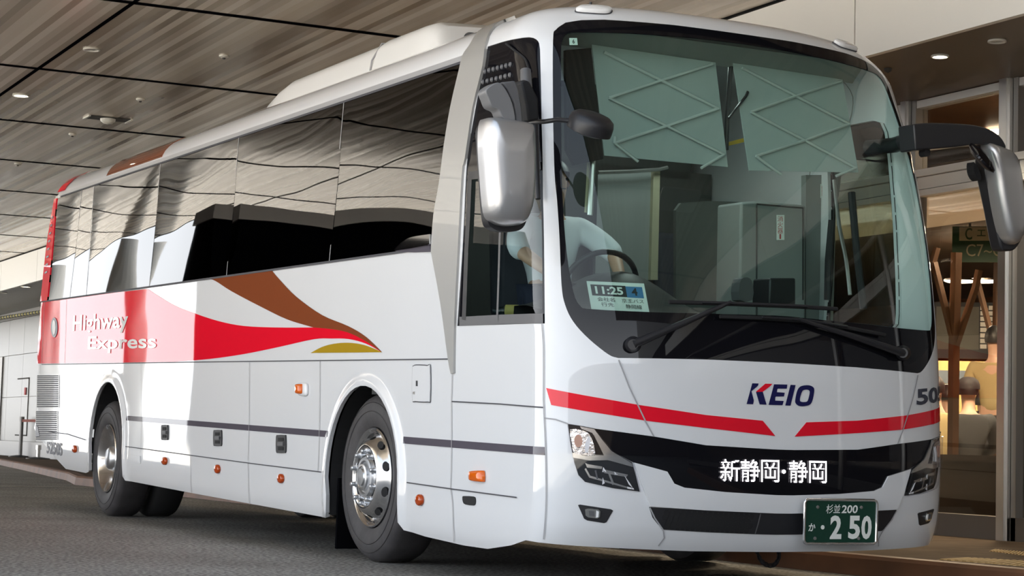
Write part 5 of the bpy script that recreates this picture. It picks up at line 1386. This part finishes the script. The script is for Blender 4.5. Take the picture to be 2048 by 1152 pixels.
for (x, y), lab in [((448, 111), 'small round sensor in the ceiling panel nearest the roof unit'), ((281, 198), 'small round sensor in the ceiling right of the camera recess'), ((145, 268), 'small round sensor in the ceiling left of the brown roof patch'), ((36, 327), 'small round sensor in the ceiling near the red roof corner')]:
    p = wZ(x, y, CZ); t = thing('ceiling_sensor', lab, 'sensor', (p[0], p[1], CZ), 0, 'ceiling sensors')
    b = MB(); b.lathe([(0, .045), (-.012, .045), (-.02, .03), (-.024, 0)], 20, 'Z'); b.build('sensor_cap', 'lamp_off', t, smooth=50)
    b = MB(); b.lathe([(-.02, .016), (-.035, .012), (-.036, 0)], 14, 'Z'); b.build('sensor_eye', 'gap', t, smooth=50)
p = wZ(1776, 137, SZ); t = thing('soffit_sensor', 'tiny dark sensor on the brown soffit by the coach roof', 'sensor', (p[0], p[1], SZ)); MB().lathe([(0, .03), (-.02, .025), (-.035, 0)], 16, 'Z').build('sensor_cap', 'gap', t, smooth=50)
p = wZ(216, 237, CZ); t = thing('camera_recess', 'dark rectangular recess with a white dome camera in the metal ceiling', 'camera', (p[0], p[1], CZ))
MB().box(-.23, .23, -.12, .12, -.006, -.002).build('recess_panel', 'gap', t)
for s in (-1, 1): MB().box(s*.235-.012, s*.235+.012, -.13, .13, -.016, 0).build('recess_rail', 'lamp_off', t)
MB().lathe([(0, .085), (-.03, .08), (-.055, .05), (-.065, 0)], 24, 'Z').build('camera_dome', 'lamp_off', t, smooth=60)

# belt posts by the far kerb
def post(x, y, lab, h, m_):
    t = thing('belt_post', lab, 'barrier post', (x, y, KZ), 0, 'barrier posts')
    MB().lathe([(0, .26), (.02, .25), (.045, .05), (.05, 0)], 28, 'Z').build('post_base', 'black_plastic', t, smooth=40)
    MB().lathe([(.04, .045), (h-.1, .045), (h-.1, .06), (h, .06), (h, 0)], 20, 'Z').build('post_pole', m_, t, smooth=40)
    return t
pA = wZ(40, 914, KZ); pB = wZ(76, 918, KZ)
tA = post(pA[0], pA[1], 'dark belt barrier post at the far kerb, left of the coach tail', .92, 'steel_dull')
post(pB[0], pB[1], 'pale belt barrier post half behind the coach tail', .30, 'steel')
MB().box(-.006, .006, -1.7, 0, .80, .86).build('belt', 'belt_red', tA)

# ---- inside the hall
def hallp(px, py, d): return wD(px, py, d)
def facing(name, px0, py0, px1, py1, d, m_, parent=None, th=.03, yaw=None):
    """An upright board seen square on from the road, standing at distance d."""
    A = wD(px0, py1, d); B_ = wD(px1, py1, d); z1 = wD((px0+px1)/2, py0, d)[2]; z0 = A[2]
    dirv = np.array([B_[0]-A[0], B_[1]-A[1], 0]); nn = np.array([-dirv[1], dirv[0], 0]); nn /= np.linalg.norm(nn)
    if nn@(_f) < 0: nn = -nn
    B_ = np.array([B_[0], B_[1], z0]); A = np.array([A[0], A[1], z0]); up = np.array([0, 0, z1-z0])
    b = MB(); b.hexa([A, B_, B_+nn*th, A+nn*th, A+up, B_+up, B_+up+nn*th, A+up+nn*th])
    return b.build(name, m_, parent), A, B_, up, nn
def sub(base, name, u0, u1, w0, w1, m_, parent, lift=.004, text=None, bold=0):
    _, A, B_, up, nn = base; v = B_-A
    P = lambda u, w: A+v*u+up*w-nn*lift
    if text: return text_fn(name, text, lambda u, w: P(u0+(u1-u0)*u, w0+(w1-w0)*w), m_, parent, bold)
    b = MB(); b.hexa([P(u0, w0), P(u1, w0), P(u1, w0)+nn*lift*.9, P(u0, w0)+nn*lift*.9, P(u0, w1), P(u1, w1), P(u1, w1)+nn*lift*.9, P(u0, w1)+nn*lift*.9]); return b.build(name, m_, parent)
sg_ = facing('area_sign', 1904, 452, 2022, 524, 19.0, 'sign_green'); tag(sg_[0], 'green hanging sign reading C7~C9 behind the shop front glass', 'sign')
sub(sg_, 'sign_panel', .12, 1, .60, .98, 'sign_cream', sg_[0]); sub(sg_, 'sign_text', .22, .34, .62, .96, 'sign_green', sg_[0], .008, 'C', .02)
sub(sg_, 'sign_text', .42, .92, .70, .93, 'sign_green', sg_[0], .008, 'エリア', .01); sub(sg_, 'sign_text', .24, .98, .16, .50, 'sign_cream', sg_[0], .008, 'C7~C9', .0)
MB().tube([sg_[1]+sg_[3]+(sg_[2]-sg_[1])*.3+sg_[4]*.01, sg_[1]+sg_[3]+(sg_[2]-sg_[1])*.3+sg_[4]*.01+np.array([0, 0, .13])], .012, 8).build('sign_hanger', 'gap', sg_[0])
# tree-shaped timber posts
def tree_post(d, trunk, arms, lab):
    base = wD(*trunk[0], d); r = thing('timber_post', lab, 'post', (base[0], base[1], KZ), 0, 'tree-shaped timber posts')
    off = np.array([base[0], base[1], KZ])
    tp = [np.array([base[0], base[1], KZ])]+[wD(x, y, d) for x, y in trunk[1:]]
    MB().tube([q-off for q in tp], [.046]*len(tp), 4).build('trunk', 'hall_wood_light', r)
    for (x0, y0, x1, y1) in arms: MB().tube([wD(x0, y0, d)-off, wD(x1, y1, d)-off], .031, 4).build('branch', 'hall_wood_light', r)
    return r
tree_post(16.5, [(1906, 860), (1908, 700), (1913, 505)], [(1905, 690), (1908, 690)][:0]+[(1904, 670, 1868, 525), (1912, 690, 1951, 575), (1951, 575, 1958, 540), (1860, 545, 1874, 495)], 'timber post with branching arms left of the green sign')
tree_post(20.2, [(1992, 870), (1993, 700), (1997, 505)], [(1988, 690, 1954, 560)], 'timber post with one slanting arm beside the steel mullion')
# timetable board, counter wall, machines, benches
bd = facing('timetable_board', 1868, 604, 1996, 716, 21.5, 'board'); tag(bd[0], 'black timetable board with pale rows behind the timber posts', 'board')
for r_ in range(8):
    for c_, (u0, u1) in enumerate([(.05, .36), (.40, .66)]):
        sub(bd, 'board_row', u0+.01*(r_ % 3), u1-.03*((r_*7+c_*3) % 4), .20+r_*.09, .25+r_*.09, 'board_grey', bd[0])
    sub(bd, 'board_card', .72, .82, .18+r_*.098, .255+r_*.098, 'fascia_white', bd[0]); 
    if r_ > 3: sub(bd, 'board_card', .85, .94, .18+r_*.098, .255+r_*.098, 'fascia_white', bd[0])
sub(bd, 'board_panel', .03, .70, .16, .92, 'board_grey', bd[0], .001)
cw_ = facing('counter_wall', 1850, 722, 2000, 840, 23.5, 'hall_yellow'); tag(cw_[0], 'yellow lit counter wall below the timetable board', 'counter')
sub(cw_, 'counter_band', 0, 1, .62, .84, 'hall_blue', cw_[0])
tk = facing('ticket_machine', 1942, 822, 1980, 905, 19.8, 'grey_cloth', th=.4); tag(tk[0], 'grey ticket machine beside the person in beige', 'machine')
sub(tk, 'machine_slot', .2, .5, .35, .45, 'board', tk[0]); sub(tk, 'machine_ledge', 0, 1, .68, .70, 'board', tk[0])
bn = thing('timber_bench', 'long dark timber bench low behind the shop front glass', 'bench', (4.5, 3.9, KZ))
MB().box(-.17, .17, -3.2, 2.6, .57, .62).build('bench_top', 'hall_dark', bn); MB().box(-.12, .13, -3.1, 2.5, 0, .57).build('bench_front', 'hall_dark', bn)
for k, (px, d) in enumerate([((1920, 562), 22.0), ((1968, 562), 22.4)]):
    p = wD(*px, d); t = thing('ceiling_lamp', ['left one of the two glowing oval lamps behind the timber posts', 'right one of the two glowing oval lamps behind the timber posts'][k], 'lamp', tuple(p), 0, 'oval hall lamps')
    MB().lathe([(.02, .0), (.02, .17), (.0, .18)], 28, 'Z').build('lamp_housing', 'hall_dark', t); MB().lathe([(.0, .175), (-.015, .14), (-.018, 0)], 28, 'Z').build('lamp_glass', 'lamp_on', t, smooth=50)
p = wZ(2000, 262, 3.58); t = thing('upper_lamp', 'glowing round lamp behind the upper glass beside the far mirror', 'lamp', tuple(p)); MB().lathe([(0, .12), (-.015, .11), (-.02, 0)], 24, 'Z').build('lamp_glass', 'lamp_on', t)
for (x, y, z, e, s) in [(5.2, 4.4, 2.74, 150, 1.2), (7.5, 5.5, 2.80, 90, 1.5), (8.3, 8.8, 2.9, 170, 1.5), (5.0, 9.0, 2.74, 90, 1.5), (5.2, 3.0, 3.5, 10, .8)]:
    l = bpy.data.lights.new('hall_light', 'AREA'); l.energy = e; l.size = .4; l.color = (1, .87, .68)
    o = bpy.data.objects.new('hall_light', l); link(o); o.location = (x, y, z)
# people in the hall
def at_floor(px, d): 
    q = wD(px, 900, d); return (q[0], q[1], KZ)
stand_arms = [[(-.24, .03, 1.12), (-.22, -.10, .88)], [(.24, .03, 1.12), (.22, -.10, .88)]]
person('standing_person', 'person in a beige jacket standing behind the steel mullion, back turned', at_floor(1987, 18.9), 2.2, dict(kind='stand', arms=stand_arms), 'beige_cloth', 'dark_cloth').scale = (1.04, 1.04, 1.06)
person('seated_person', 'person in a dark cap and grey jacket seated by the ticket machine', at_floor(1936, 17.6), 2.6, dict(kind='sit', arms=[[(-.26, -.06, .70), (-.12, -.30, .62)], [(.26, -.06, .70), (.12, -.30, .62)]]), 'grey_cloth', 'dark_cloth', cap='black_matte')
person('seated_person', 'dark-haired person in black seated close to the far headlamp', at_floor(1893, 19.4), 2.9, dict(kind='sit', arms=[[(-.26, -.06, .70), (-.12, -.30, .62)], [(.26, -.06, .70), (.12, -.30, .62)]]), 'dark_cloth', 'dark_cloth')
person('seated_person', 'person in beige seated half hidden by the coach front corner', at_floor(1868, 17.2), 3.3, dict(kind='sit', arms=[[(-.26, -.06, .70), (-.16, -.24, .50)], [(.26, -.06, .70), (.16, -.24, .50)]]), 'beige_cloth', 'dark_cloth')
person('seated_person', 'dark-haired person seated behind the ticket machine', at_floor(1966, 21.0), 2.4, dict(kind='sit', arms=[[(-.26, -.06, .70), (-.12, -.30, .62)], [(.26, -.06, .70), (.12, -.30, .62)]]), 'dark_cloth', 'navy_cloth')
def bench_at(px, d, lab):
    p = at_floor(px, d); t = thing('hall_stool', lab, 'stool', p, .4, 'hall stools')
    MB().box(-.25, .25, -.22, .22, .38, .42).build('stool_top', 'hall_wood', t)
    for sx in (-1, 1):
        for sy in (-1, 1): MB().box(sx*.21-.02, sx*.21+.02, sy*.18-.02, sy*.18+.02, 0, .38).build('leg', 'steel_dull', t)
# opposite side of the road (seen in the coach windows)
b = MB(); b.box(-10.2, -4.05, 14.0, 15.2, 0, 3.4); structure('wall_opposite', b, 'void_black')
b = MB(); b.box(-10.3, -4.0, 13.95, 15.25, 3.4, 3.62); structure('trim_opposite', b, 'steel_dull')
b = MB(); b.box(-40, 12.0, -34, -33, 0, 6.2); structure('wall_reflection_dark', b, 'hall_dark')  # unseen dark wall added behind the camera to darken reflections in the coach front
for k, y in enumerate([24.5, 31, 37.5, 44]):
    b = MB(); b.lathe([(0, .22), (CZ, .22)], 24, 'Z', (-5.9, y, 0)); structure('trim_column', b, 'fascia_white')
